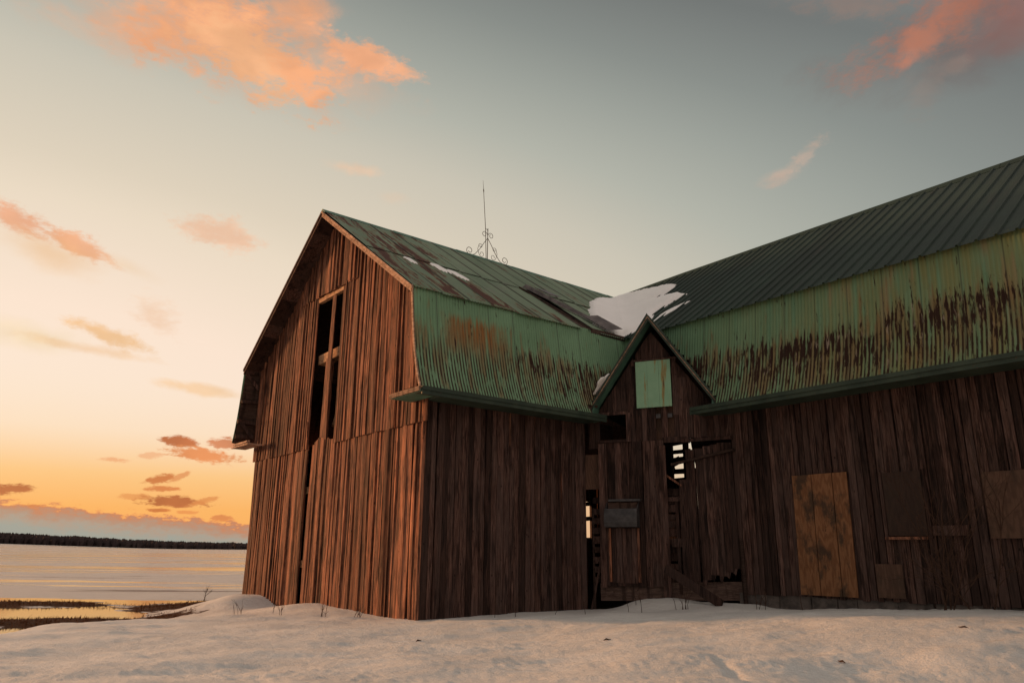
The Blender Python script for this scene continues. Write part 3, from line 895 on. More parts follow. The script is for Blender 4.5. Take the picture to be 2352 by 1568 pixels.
# gable triangle round the hatch and beside the window
planks(mb, AD, DD, DN, .16, .44, lambda s: 3.50, lambda s: max(4.3, dz(s)), .14, .008, .003)
planks(mb, AD, DD, DN, .44, 1.09, lambda s: 4.30 + random.uniform(-.03, .03), lambda s: dz(s), .11, .008, .003)
planks(mb, AD, DD, DN, 1.09, 1.28, lambda s: 3.62, lambda s: dz(s), .11, .008, .003)
planks(mb, AD, DD, DN, 1.28, 1.74, lambda s: 3.62, lambda s: 5.5, .12, .010, .003)
planks(mb, AD, DD, DN, 1.86, 2.0, lambda s: 3.66, lambda s: 5.5, .12, .010, .003)
planks(mb, AD, DD, DN, 2.14, 2.44, lambda s: 3.62, lambda s: 5.0, .12, .010, .003)
planks(mb, AD, DD, DN, 1.2, 2.24, lambda s: 5.46, lambda s: dz(s), .13, .008, .003)
planks(mb, AD, DD, DN, 2.14, 3.3, lambda s: 4.16, lambda s: dz(s) + .0, .14, .008, .003)
planks(mb, AD, DD, DN, 2.44, 3.36, lambda s: 3.62 + random.uniform(0, .03), lambda s: 4.2, .13, .008, .003)
P(mb, "wall", M_wall, "plank face of the small corner gable")
mb = MB(); mb.box(dp(1.3, 3.60, -.14), DD * 1.0, DN * .025, EZ * .86, (.3, .4)); P(mb, "inner_board", M_ply2)
for s_ in (1.75, 2.01):
    mb = MB(); mb.box(dp(s_, 4.12, -.03), DD * .10, DN * .03, EZ * .09, (.2, .8)); P(mb, "batten", M_galv)
mb = MB()
planks(mb, AD + DN * .012, DD, DN, .42, 1.90, lambda s: .55, lambda s: 3.62, .15, .010, .004, rag=.03)
mb.box(dp(.40, .5, .03), DD * .14, DN * .03, EZ * 3.1)
mb.box(dp(1.76, .30, .03), DD * .17, DN * .03, EZ * 3.2)
P(mb, "boarded_door", M_wall, "closed plank door panel under the small square window")
# surviving broken boards
mb = MB()
for i, (s, wd, zb_, zt_, ln) in enumerate([(2.27, .17, .62, 2.75, .0), (2.455, .185, .58, 3.38, -.01), (2.645, .175, .62, 3.40, .02), (2.815, .16, .72, 3.44, .025), (2.965, .15, .70, 3.47, .03), (3.11, .15, .78, 3.50, .03), (3.25, .15, .85, 3.50, .02)]):
    O_ = dp(s - wd / 2, zb_, .02 + .02 * (i % 2))
    top = DD * ln * -1 + EZ * (zt_ - zb_)
    mb.hexa([O_ + DD * ln, O_ + DD * (wd * .35 + ln) - EZ * .05, O_ + DD * (wd * .35 + ln) - DN * .025 - EZ * .05, O_ + DD * ln - DN * .025,
             O_ + EZ * .08 + DD * ln, O_ + EZ * .08 + DD * (wd * .6 + ln), O_ + EZ * .08 + DD * (wd * .6 + ln) - DN * .025, O_ + EZ * .08 + DD * ln - DN * .025])
    O_ = O_ + EZ * .081
    a, b, c, d_ = O_ + DD * ln, O_ + DD * (wd + ln), O_ + DD * (wd + ln) - DN * .025, O_ + DD * ln - DN * .025
    h = EZ * (zt_ - zb_ - .08) - DD * ln
    mb.hexa([a, b, c, d_, a + h, b + h, c + h, d_ + h])
P(mb, "broken_door", M_wall, "broken door of loose gaping boards hanging by the corner gable")
mb = MB(); mb.beam(dp(2.05, 3.07, .07), dp(3.40, 3.34, .07), .05, .09, DN, tint=(.1, .1)); P(mb, "door_bar", M_deck)
mb = MB(); mb.beam(dp(2.28, 3.58, .03), dp(3.36, 3.60, .03), .07, .07, tint=(.2, .3)); P(mb, "door_rail", M_wall)
mb = MB(); mb.beam(dp(1.80, 2.93, -.05), dp(2.24, 2.62, -.05), .04, .15, DN, tint=(.6, .8)); P(mb, "broken_board", M_gable, "splintered slanting board in the gap")
mb = MB(); mb.beam(dp(1.90, 3.62, .0), dp(2.4, 3.62, .0), .05, .12, tint=(.2, .3)); P(mb, "lintel", M_wall)
# studs and horizontal inner boards seen in the gap
mb = MB()
for i, z in enumerate(np.arange(.55, 2.5, .17)):
    mb.box(dp(1.86, z, -.16), DD * .5, DN * .03, EZ * (.16 if random.random() > .18 else .12), None, .006)
P(mb, "inner_wall", M_wall, "horizontal boards inside the gap")
mb = MB(); mb.box(dp(2.07, .4, -.1), DD * .07, DN * .06, EZ * 1.9); P(mb, "stud", M_wall)
mb = MB(); mb.box(dp(1.9, 2.30, -.08), DD * .38, DN * .05, EZ * .08); P(mb, "girt", M_wall)
mb = MB(); mb.box(dp(1.96, 1.35, -.06), DD * .32, DN * .03, EZ * .18); P(mb, "girt", M_wall)
mb = MB(); mb.box(dp(.04, 2.60, -.10), DD * .38, DN * .02, EZ * .78, (.3, .3)); P(mb, "plywood_panel", M_ply2, "mottled pale panel beside the wall corner")
mb = MB()
for i, z in enumerate((.6, .8, 1.0, 1.22, 1.42, 1.63, 1.85, 2.05, 2.3)):
    s0 = random.uniform(.12, .20)
    mb.box(dp(s0, z, -.25), DD * (.46 - s0), DN * .03, EZ * random.uniform(.11, .17), None, .01)
P(mb, "inner_wall", M_wall, "broken board ends inside the narrow dark gap")
mb = MB(); mb.box(dp(.12, .0, -.3), DD * .05, DN * .05, EZ * 2.2); P(mb, "stud", M_deck)
mb = MB(); mb.box(dp(-.08, -.2, -.12), DD * .10, DN * .08, EZ * 4.4); P(mb, "post", M_wall)
mb = MB()
mb.box(dp(.40, 4.245, .015), DD * .72, DN * .035, EZ * .07); mb.box(dp(.40, 3.62, .015), DD * .72, DN * .035, EZ * .06); mb.box(dp(1.07, 3.62, .02), DD * .10, DN * .035, EZ * .66)
P(mb, "window_frame", M_wall)
# foundation timber and stones
mb = MB(); mb.beam(dp(.35, .40, -.10), dp(3.36, .50, -.10), .10, .36); P(mb, "sill_beam", M_deck)

# hatch and hood
hatch = MB()
for i, (a, b) in enumerate(((1.335, 1.60), (1.603, 1.86), (1.863, 2.13))):
    hatch.box(dp(a, 4.36, .035 + .004 * (i % 2)), DD * (b - a), DN * .025, EZ * 1.07)
hatch = P(hatch, "hatch", M_mint, "mint green plank hatch with rust streaks")
mb = MB(); mb.box(dp(1.24, 5.435, .03), DD * 1.04, DN * .045, EZ * .035, (.2, .6)); mb.box(dp(1.24, 5.34, .03), DD * .06, DN * .045, EZ * .09); mb.box(dp(2.20, 5.34, .03), DD * .06, DN * .045, EZ * .09)
mb.build("hatch_rail", M_wall, hatch)
hood = MB()
n = 9
prof = [(.27, 1.76), (.30, 1.86), (.30, 1.98), (.28, 2.08), (.24, 2.15)]
for (o1, z1), (o2, z2) in zip(prof[:-1], prof[1:]):
    hood.hexa([dp(.57, z1, o1 - .02), dp(1.30, z1, o1 - .02), dp(1.30, z1, o1), dp(.57, z1, o1), dp(.57, z2, o2 - .02), dp(1.30, z2, o2 - .02), dp(1.30, z2, o2), dp(.57, z2, o2)], (.5, .5))
for s in (.57, 1.285):
    hood.hexa([dp(s, 1.76, .04), dp(s + .015, 1.76, .04), dp(s + .015, 1.76, .27), dp(s, 1.76, .27), dp(s, 2.30, .04), dp(s + .015, 2.30, .04), dp(s + .015, 2.12, .25), dp(s, 2.12, .25)], (.5, .5))
hood.box(dp(.64, 2.31, .04), DD * .72, DN * .13, EZ * .045, (.5, .5))
hood = P(hood, "chute_hood", M_galv, "grey sheet metal hood over a chute on the plank door")
mb = MB(); mb.box(dp(.60, 1.77, .045), DD * .68, DN * .02, EZ * .52); mb.build("chute_opening", M_deck, hood)
for s in (.60, 1.24):
    mb = MB(); mb.box(dp(s, .62, .05), DD * .05, DN * .025, EZ * 1.12, (.4, .95)); P(mb, "batten", M_gable)
mb = MB(); planks(mb, AD + DN * .05, DD, DN, .66, 1.23, lambda s: .60, lambda s: 1.74, .11, .006, .003); P(mb, "chute_board", M_wall)

# small corner gable roof ---------------------------------------------
dorm = MB()
FP = [(.33, 4.36), (1.74, 6.40), (3.15, 4.36)]
OV, BK = .36, -3.2
def slab(mb, p, q, off0, off1, th):
    (s1, z1), (s2, z2) = p, q
    nrm = Vector((-(z2 - z1), 0, (s2 - s1))).normalized() * th
    def w(s, z, o, k): return dp(s + nrm.x * k, z + nrm.z * k, o)
    mb.hexa([w(s1, z1, off0, 0), w(s2, z2, off0, 0), w(s2, z2, off1, 0), w(s1, z1, off1, 0), w(s1, z1, off0, 1), w(s2, z2, off0, 1), w(s2, z2, off1, 1), w(s1, z1, off1, 1)], (.5, .5))
slab(dorm, FP[0], FP[1], OV, BK, .03); slab(dorm, (FP[1][0], FP[1][1]), FP[2], OV, BK, .03)
dorm = P(dorm, "gable_roof", M_gtrim, "steep little roof of the corner gable with deep green soffits")
so = MB()
slab(so, (FP[0][0] + .03, FP[0][1] - .03), (FP[1][0], FP[1][1] - .07), OV - .02, .01, .02); slab(so, (FP[1][0], FP[1][1] - .07), (FP[2][0] - .03, FP[2][1] - .03), OV - .02, .01, .02)
so.build("soffit", M_gsoft, dorm)
for (p, q) in ((FP[0], FP[1]), (FP[1], FP[2])):
    fm = MB()
    (s1, z1), (s2, z2) = p, q
    fm.hexa([dp(s1, z1 - .10, OV), dp(s2, z2 - .13, OV), dp(s2, z2 - .13, OV + .03), dp(s1, z1 - .10, OV + .03), dp(s1, z1 + .035, OV), dp(s2, z2 + .05, OV), dp(s2, z2 + .05, OV + .03), dp(s1, z1 + .035, OV + .03)], (.4, .6))
    fm.hexa([dp(s1, z1 - .0, OV + .03), dp(s2, z2 - .02, OV + .03), dp(s2, z2 - .02, OV + .055), dp(s1, z1 - .0, OV + .055), dp(s1, z1 + .045, OV + .03), dp(s2, z2 + .06, OV + .03), dp(s2, z2 + .06, OV + .055), dp(s1, z1 + .045, OV + .055)], (.4, .6))
    fm.build("bargeboard", M_gtrim, dorm)
    fm = MB(); fm.hexa([dp(s1, z1 - .035, OV + .0305), dp(s2, z2 - .055, OV + .0305), dp(s2, z2 - .055, OV + .05), dp(s1, z1 - .035, OV + .05), dp(s1, z1 - .002, OV + .0305), dp(s2, z2 - .022, OV + .0305), dp(s2, z2 - .022, OV + .05), dp(s1, z1 - .002, OV + .05)], (.4, .6))
    fm.build("moulding", M_trim, dorm)
for s, k in ((.30, 1), (3.03, -1)):
    fm = MB(); fm.hexa([dp(s, 4.10, .0), dp(s + .12, 4.12, .0), dp(s + .12, 4.12, OV + .02), dp(s, 4.10, OV + .02), dp(s + .02, 4.38, .0), dp(s + .13, 4.40, .0), dp(s + .13, 4.40, OV + .02), dp(s + .02, 4.38, OV + .02)], (.5, .5))
    fm.build("eave_box", M_gsoft, dorm)

# right wing front wall ---------------------------------------------------
mb = MB()
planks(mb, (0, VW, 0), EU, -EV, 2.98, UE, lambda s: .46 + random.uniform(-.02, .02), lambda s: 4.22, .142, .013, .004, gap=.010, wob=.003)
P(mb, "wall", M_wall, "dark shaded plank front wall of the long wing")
mb = MB(); mb.box((3.3, VW + .055, .3), (UE - 3.4, 0, 0), (0, .02, 0), (0, 0, 3.95), (.3, .3)); P(mb, "added_backing", M_deck)  # unseen backing added to stop light leaking between the boards
mb = MB()
u = 2.9
while u < UE:
    w_ = random.uniform(.35, .9)
    mb.box((u, VW + .02, -.1), (w_ - .02, 0, 0), (0, .25, 0), (0, 0, .58), None, .02); u += w_
P(mb, "foundation", M_stone, "low stone footing under the long wing")
mb = MB()
for i, (a, b) in enumerate(((4.30, 4.693), (4.708, 5.108), (5.123, 5.40))):
    O_ = Vector((a, VW - .055 - .004 * (i % 2), .50))
    mb.hexa([O_, O_ + EU * (b - a), O_ + EU * (b - a) + EV * .02, O_ + EV * .02, O_ + EZ * 2.2 + EU * .03, O_ + EZ * 2.2 + EU * (b - a + .03), O_ + EZ * 2.2 + EU * (b - a + .03) + EV * .02, O_ + EZ * 2.2 + EV * .02 + EU * .03], (random.random(), .5))
P(mb, "plywood_panel", M_ply, "tall orange brown stained plywood sheet on the long wall")
win = MB(); win.box((6.07, VW - .045, 1.55), (.65, 0, 0), (0, .02, 0), (0, 0, 1.08)); win = P(win, "boarded_window", M_ply3, "window closed with a dark board")
mb = MB(); mb.box((6.02, VW - .10, 1.49), (.68, 0, 0), (0, .09, 0), (0, 0, .045), (.4, .95)); mb.build("sill", M_gable, win)
for u in (6.0, 6.73):
    mb = MB(); mb.box((u, VW - .05, 1.5), (.055, 0, 0), (0, .03, 0), (0, 0, 1.15)); mb.build("frame", M_wall, win)
mb = MB(); mb.box((7.66, VW - .05, 1.50), (1.1, 0, 0), (0, .02, 0), (0, 0, 1.03)); P(mb, "plywood_panel", M_ply2, "wide brown board over the window behind the bare shrub")
mb = MB(); mb.box((5.76, VW - .045, .52), (.46, 0, 0), (0, .02, 0), (0, 0, .56)); P(mb, "plywood_panel", M_ply2, "small square patch low on the long wall")
mb = MB(); mb.box((6.8, VW - .04, 1.55), (.55, 0, 0), (0, .02, 0), (0, 0, .16)); P(mb, "batten", M_wall)

# walls the picture shows only through the gaps or not at all ------------------
mb = MB()
planks(mb, (-9.05, 0, 0), EV, -EU, .0, VB, lambda s: -.6, lambda s: 4.22, .22, .01, .004, holes=[(13.12, 13.5, 1.75, 3.1)], cols=2)
P(mb, "wall", M_gable, "plank wall on the far side of the near wing")
mb = MB()
planks(mb, (0, VB, 0), EU, EV, -9.05, UE, lambda s: -.6, lambda s: 4.22, .22, .01, .004, holes=[(-6.65, -5.3, 3.7, 9)], cols=2)
P(mb, "wall", M_wall, "plank rear wall of the long wing")
mb = MB()
planks(mb, (UE, 0, 0), EV, EU, VW, VB, lambda s: .3, lambda s: roof_in(s - L), .2, .01, .004, cols=2)
P(mb, "wall", M_wall, "plank end wall of the long wing")
mb = MB()
for z, h_, tl_ in ((3.60, .30, .05), (4.10, .17, -.06), (4.42, .24, .10), (4.84, .14, -.04), (5.1, .26, .07), (5.55, .3, 0)):
    mb.hexa([(-6.8, VB + .05, z), (-5.2, VB + .05, z + tl_), (-5.2, VB + .09, z + tl_), (-6.8, VB + .09, z), (-6.8, VB + .05, z + h_), (-5.2, VB + .05, z + h_ + tl_ * .5), (-5.2, VB + .09, z + h_ + tl_ * .5), (-6.8, VB + .09, z + h_)])
mb.box((-6.05, VB - .02, 4.3), (.3, 0, .1), (0, .04, 0), (.05, 0, .32))
for u, w_ in ((-6.62, .2), (-6.3, .34), (-5.42, .2)): mb.box((u, VB - .1, 2.6), (w_, 0, 0), (0, .12, 0), (0, 0, 3.7), None, .01)
P(mb, "open_slats", M_deck, "bare slats of the torn rear wall against the sky")
mb = MB()
for z, q_ in ((2.35, .62), (2.9, .5)): mb.box((-9.02, 12.9, z), (.04, 0, 0), (0, q_, .06), (0, 0, .15), None, .01)
mb.box((-8.98, 13.3, 1.4), (.1, 0, 0), (0, .12, 0), (0, 0, 2)); P(mb, "open_slats", M_deck, "broken slats in the far side wall")
mb = MB(); mb.box((-9.0, .05, -.06), (8.95, 0, 0), (0, 14.7, 0), (0, 0, .05)); mb.box((-.05, VW + .05, -.06), (UE, 0, 0), (0, 9.0, 0), (0, 0, .05)); P(mb, "floor", M_dark)
mb = MB(); mb.box((-8.95, .12, 3.35), (8.85, 0, 0), (0, 4.0, 0), (0, 0, .06)); P(mb, "loft_floor", M_dark)

# roofs -----------------------------------------------------------------------
def grid_roof(mb, along, rows, put, height, tintf=None, skip=None):
    """rows: list of (d, z, t); along: sorted positions; put(a, d, z, h)->xyz or clipped; height(a)->(disp, crest)"""
    na = len(along)
    vs = []; pr = []; ok = []
    for (d, z, t) in rows:
        for a in along:
            h, cr = height(a)
            p, pa, clip = put(a, d, z, h)
            vs.append(p); pr.append((pa, t, cr)); ok.append(not clip)
    fs = []
    for r in range(len(rows) - 1):
        for i in range(na - 1):
            q = (r * na + i, r * na + i + 1, (r + 1) * na + i + 1, (r + 1) * na + i)
            if not any(ok[k] for k in q): continue
            if skip and skip(along[i], rows[r + 1][0], rows[r + 1][1]): continue
            fs.append(q)
    mb.add(vs, fs, (.5, .5), pr)
def corr(pitch, amp):
    return lambda a: (amp * math.sin(2 * math.pi * a / pitch), .5 + .5 * math.sin(2 * math.pi * a / pitch))
PIT = .0705
def arange(a, b, st): return list(np.arange(a, b + st * .5, st))
LR = [(d, z, i / (len(LOWP) - 1)) for i, (d, z) in enumerate(LOWP)]
def finer(rows):
    out = []
    for p, q in zip(rows[:-1], rows[1:]):
        out.append(p); out.append(tuple((x + y) / 2 for x, y in zip(p, q)))
    return out + [rows[-1]]
def warpz(a, t): return .012 * math.sin(a * 1.7 + .4) * t + .008 * math.sin(a * 4.1) * t

def wing_put(sign):       # near wing: a = v, valley to the front slope of the long wing / hip behind
    def put(a, d, z, h):
        lim = L - d if sign > 0 else L + d
        clip = a > lim
        v = min(a, lim)
        return (M + sign * (d + h), v, z), a, clip
    return put
def wing_put_low(sign):
    b = wing_put(sign)
    def put(a, d, z, h):
        t = (6.36 - z) / 2.14
        (x, y, zz), pa, cl = b(a, d, z, h + warpz(a, t) * 1.2)
        return (x, y, zz + warpz(a + 3, t)), pa, cl
    return put
def long_put(sign):       # long wing: a = u ; front slope sign -1 (towards smaller v)
    def put(a, d, z, h):
        lim = M + d if sign < 0 else M - d
        clip = a < lim
        u = max(a, lim)
        return (u, L + sign * (d + h), z), a, clip
    return put
def long_put_low(sign):
    b = long_put(sign)
    def put(a, d, z, h):
        t = (6.36 - z) / 2.14
        (x, y, zz), pa, cl = b(a, d, z, h + warpz(a, t) * 1.2)
        return (x, y, zz + warpz(a + 1, t)), pa, cl
    return put
def behind_gable(u, v, z, k=.62):
    p_ = Vector((u, v, 0)) - AD
    s_ = p_.dot(DD)
    return p_.dot(DN) < k and z < 6.36 - abs(s_ - 1.74) * 1.447 and -.2 < s_ < 3.42
mb = MB(); grid_roof(mb, arange(-G, 6.0, PIT / 6), finer(LR), wing_put_low(1), corr(PIT, .0085), skip=lambda a, d, z: behind_gable(M + d, a, z)); P(mb, "lower_roof", M_low_l, "steep green corrugated skirt of the near wing with an orange rust bloom", smooth=True)
mb = MB(); grid_roof(mb, arange(-G, VB + .7, PIT / 4), LR, wing_put_low(-1), corr(PIT, .0085)); P(mb, "lower_roof", M_low_l, "corrugated skirt on the far side of the near wing", smooth=True)
mb = MB(); grid_roof(mb, arange(-.6, UE + .4, PIT / 6), finer(LR), long_put_low(-1), corr(PIT, .0085), skip=lambda a, d, z: behind_gable(a, L - d, z)); P(mb, "lower_roof", M_low_r, "long olive green corrugated skirt with a dark band of rust", smooth=True)
mb = MB(); grid_roof(mb, arange(-10, UE + .4, PIT / 4), LR, long_put_low(1), corr(PIT, .0085), skip=lambda a, d, z: -6.6 < a < -5.35); P(mb, "lower_roof", M_low_r, "corrugated skirt behind the long wing, torn open", smooth=True)

# near wing upper slopes: overlapping corrugated sheets in two courses
def zup(d): return HR - SL * d
mb = MB()
wsh = .655
for course, (d0, d1, lift) in enumerate(((2.42, 4.80, .010), (0.03, 2.52, .028))):
    k = 0
    a = -G
    while a < L:
        b = a + wsh
        sl_ = random.uniform(-.004, .006); tl = random.uniform(.004, .014); dd0 = d0; dd1 = d1 + random.uniform(-.02, .02)
        if course == 0 and 3.85 < a < 4.35: a = b; continue         # a sheet is missing here
        al = arange(a, b + .02, PIT / 6)
        rows = [(q, zup(q), q) for q in (dd0, dd0 * .7 + dd1 * .3, dd0 * .4 + dd1 * .6, dd1 - .05, dd1)]
        def put(x, d, z, h, a=a, b=b, tl=tl, sl_=sl_):
            lim = L - d
            f = (x - a) / (b - a)
            hh = h + lift + tl * f + sl_ * math.sin(d * 2) + (.016 if f > .985 else 0)
            v = min(x, lim)
            return (M + d + hh * SL * .82, v, z + hh * .82), x, x > lim
        grid_roof(mb, al, rows, put, corr(PIT, .006))
        tone = random.random()
        mb.tint[-len(al) * 5:] = [(tone, 1.0 if (i < 2 or i > len(al) - 4 or (r == 4 and course == 1)) else 0.0) for r in range(5) for i in range(len(al))]
        a = b
P(mb, "roof", M_up_l, "faded green upper slope of the near wing in overlapping rust streaked sheets", smooth=False)
mb = MB()
grid_roof(mb, arange(-G, L + 4.8, PIT / 3), [(q, zup(q) + .02, q) for q in (.03, 2.4, 4.8)], wing_put(-1), corr(PIT, .006)); mb.tint = [(.5, 0)] * len(mb.v); P(mb, "roof", M_up_l, "upper slope on the far side of the near wing")
# long wing: ribbed steel
RP = .30
def rib(a):
    f = (a / RP) % 1
    f2 = abs(f - .5)
    if f2 < .055: return .034, 1
    if f2 < .10: return .034 * (1 - (f2 - .055) / .045), .5
    f3 = abs(((a / RP * 3) % 1) - .5)
    return (.004 if f3 < .12 else 0), 0
al = []
k0 = int(-4.8 / RP) - 1
for k in range(k0, int((UE + .4) / RP) + 1):
    for f in (.0, .13, .20, .40, .445, .555, .60, .80, .87): al.append((k + f) * RP)
def rib_put(sign):
    b = long_put(sign)
    def put(a, d, z, h):
        (x, y, zz), pa, cl = b(a, d, z, 0)
        sg = -.05 * math.exp(-((x - M) / 2.2) ** 2) * 1.0
        return (x, y + sign * h * SL * .8, zz + .03 + h * .82 + sg), pa, cl
    return put
mb = MB(); grid_roof(mb, al, [(q, zup(q), q) for q in (.0, 1.2, 2.4, 3.6, 4.86)], rib_put(-1), rib); P(mb, "roof", M_up_r, "dark green ribbed steel upper slope of the long wing")
mb = MB(); grid_roof(mb, al, [(q, zup(q), q) for q in (.0, 2.4, 4.86)], rib_put(1), rib); P(mb, "roof", M_up_r, "ribbed upper slope behind the long wing")
# ridge caps
mb = MB()
for a, b in zip(np.arange(-G - .02, L, 2.1), np.arange(-G - .02, L, 2.1) + 2.14):
    b = min(b, L + .1); j = random.uniform(0, .008)
    mb.hexa([(M - .17, a, HR - .075 + j), (M + .17, a, HR - .075 + j), (M + .17, b, HR - .085 + j), (M - .17, b, HR - .085 + j), (M - .015, a, HR + .06 + j), (M + .015, a, HR + .06 + j), (M + .015, b, HR + .05 + j), (M - .015, b, HR + .05 + j)], rt())
P(mb, "ridge_cap", M_gsoft)
mb = MB()
for a, b in zip(np.arange(M, UE + .4, 3.0), np.arange(M, UE + .4, 3.0) + 3.02):
    b = min(b, UE + .42)
    def sg(x): return -.05 * math.exp(-((x - M) / 2.2) ** 2)
    mb.hexa([(a, L - .20, HR - .10 + sg(a)), (a, L + .20, HR - .10 + sg(a)), (b, L + .20, HR - .10 + sg(b)), (b, L - .20, HR - .10 + sg(b)), (a, L - .02, HR + .085 + sg(a)), (a, L + .02, HR + .085 + sg(a)), (b, L + .02, HR + .085 + sg(b)), (b, L - .02, HR + .085 + sg(b))], rt())
P(mb, "ridge_cap", M_up_r)
# board deck under the sheets
def deck(mb, put, a0, a1, rows, off, skip=None):
    for k in (0, .03):
        grid_roof(mb, arange(a0, a1, .25), [(d, z - off - k, 0) for d, z in rows], put, lambda a: (0, 0), skip=skip)
UPR = [(.0, HR), (2.4, zup(2.4)), (4.66, zup(4.66))]
LWR = [(d - .05, z) for d, z in LOWP[:]]
mb = MB()
deck(mb, wing_put(1), -G + .02, L, UPR, .055); deck(mb, wing_put(-1), -G + .02, L + 5, UPR, .055)
deck(mb, long_put(-1), -5, UE + .3, UPR, .055); deck(mb, long_put(1), -9.5, UE + .3, UPR, .055)
deck(mb, wing_put(1), -G + .05, 5.9, LWR, .0, lambda a, d, z: behind_gable(M + d, a, z)); deck(mb, long_put(-1), -.2, UE + .3, LWR, .0, lambda a, d, z: behind_gable(a, L - d, z))
deck(mb, wing_put(-1), -G + .03, VB + .7, LWR, .0)
deck(mb, long_put(1), -9.6, UE + .3, LWR, .0, lambda a, d, z: -6.6 < a < -5.35)
P(mb, "roof_deck", M_deck, "dark board underside of the roofs")
# soffit boards and rake boards at the gable
for sgn in (1, -1):
    mb = MB()
    p0, p1 = (0, HR), (4.74, zup(4.74))
    x0, x1 = M, M + sgn * 4.74
    mb.hexa([(x0, -G - .02, HR - .15), (x1, -G - .02, zup(4.74) - .15), (x1, -G + .012, zup(4.74) - .15), (x0, -G + .012, HR - .15), (x0, -G - .02, HR - .02), (x1, -G - .02, zup(4.74) - .02), (x1, -G + .012, zup(4.74) - .02), (x0, -G + .012, HR - .02)], (.5, .7))
    mb.hexa([(x0, -G - .045, HR - .055), (x1, -G - .045, zup(4.74) - .055), (x1, -G - .021, zup(4.74) - .055), (x0, -G - .021, HR - .055), (x0, -G - .045, HR + .005), (x1, -G - .045, zup(4.74) + .005), (x1, -G - .021, zup(4.74) + .005), (x0, -G - .021, HR + .005)], (.2, .9))
    P(mb, "rake_board", M_trim if sgn > 0 else M_wall)  # left board takes the darker wood, its shade put into the colour
    mb = MB()
    for i in range(12):
        f0, f1 = i / 12, (i + 1) / 12
        a, b = 4.62 * f0 + .05, 4.62 * f1 + .04
        mb.hexa([(M + sgn * a, -G + .02, zup(a) - .125), (M + sgn * b, -G + .02, zup(b) - .125), (M + sgn * b, -.02, zup(b) - .125), (M + sgn * a, -.02, zup(a) - .125), (M + sgn * a, -G + .02, zup(a) - .095), (M + sgn * b, -G + .02, zup(b) - .095), (M + sgn * b, -.02, zup(b) - .095), (M + sgn * a, -.02, zup(a) - .095)], rt(), .004)
    P(mb, "soffit", M_wall)
mb = MB()
for (d1, z1), (d2, z2) in zip(LOWP[:-1], LOWP[1:]):
    mb.hexa([(M + d2 - .065, -G - .02, z2), (M + d2 - .012, -G - .02, z2), (M + d2 - .012, -G + .01, z2), (M + d2 - .065, -G + .01, z2), (M + d1 - .065, -G - .02, z1), (M + d1 - .012, -G - .02, z1), (M + d1 - .012, -G + .01, z1), (M + d1 - .065, -G + .01, z1)], (.6, .8))
P(mb, "rake_board", M_trim)
# planks closing the overhang under the curved verge
mb = MB()
planks(mb, (0, -G + .03, 0), EU, -EV, .02, .34, lambda s: 4.25, lambda s: 6.25 if s < .2 else 5.5 - (s - .2) * 6.5, .13, .01, .004)
P(mb, "verge_board", M_gable)
# raw lath on the left verge
for z, dd in ((6.2, 4.7), (5.35, 4.8), (4.75, 4.93), (4.35, 5.05)):
    mb = MB(); mb.box((M - dd - .02, -G + .02, z), (.10, 0, 0), (0, .55, 0), (0, 0, .10), None, .02)
    P(mb, "nailer", M_wall, "broken lath end under the torn verge")
mb = MB(); mb.beam((M - 4.68, -G + .06, 6.2), (M - 4.60, -.1, 5.75), .06, .09); P(mb, "brace", M_wall)
mb = MB(); mb.beam((M - 4.9, -G + .1, 4.8), (M - 4.75, -.1, 4.35), .05, .10); P(mb, "brace", M_wall)
# cornices
mb = MB()
mb.box((.45, -G, 4.10), (.245, 0, 0), (0, 4.9, 0), (0, 0, .035)); mb.box((.675, -G, 4.06), (.03, 0, 0), (0, 4.9, 0), (0, 0, .15)); mb.box((.705, -G + .01, 4.14), (.02, 0, 0), (0, 4.88, 0), (0, 0, .075))
mb.box((.012, -.02, 4.10), (.437, 0, 0), (0, 4.35, 0), (0, 0, .032))
corn = P(mb, "cornice", M_gtrim, "dark green eave board of the near wing")
mb = MB(); mb.box((-.40, -G - .03, 4.11), (1.07, 0, 0), (0, G - .06, 0), (0, 0, .04), (.5, .5)); mb.build("cornice_return", M_gsoft, corn)
mb = MB(); mb.box((-.42, -G - .06, 4.12), (1.10, 0, 0), (0, .028, 0), (0, 0, .085), (.5, .35)); mb.box((-.42, -G - .03, 4.152), (1.08, 0, 0), (0, G - .08, 0), (0, 0, .045), (.4, .3)); mb.build("return_fascia", M_trim, corn)
mb = MB(); mb.box((-9.62, -G - .02, 4.02), (1.3, 0, 0), (0, .42, 0), (0, 0, .05), None, .01); mb.box((-9.5, -G - .02, 4.08), (1.1, 0, 0), (0, .10, 0), (0, 0, .07), None, .02); P(mb, "cornice_return", M_trim, "broken eave return at the far corner of the gable")
mb = MB()
mb.box((2.45, 5.10, 4.08), (UE - 2.4, 0, 0), (0, .03, 0), (0, 0, .15)); mb.box((2.47, 5.075, 4.16), (UE - 2.42, 0, 0), (0, .022, 0), (0, 0, .075)); mb.box((2.47, 5.132, 4.10), (UE - 2.42, 0, 0), (0, .62, 0), (0, 0, .032))
P(mb, "cornice", M_gtrim, "dark green eave board of the long wing")
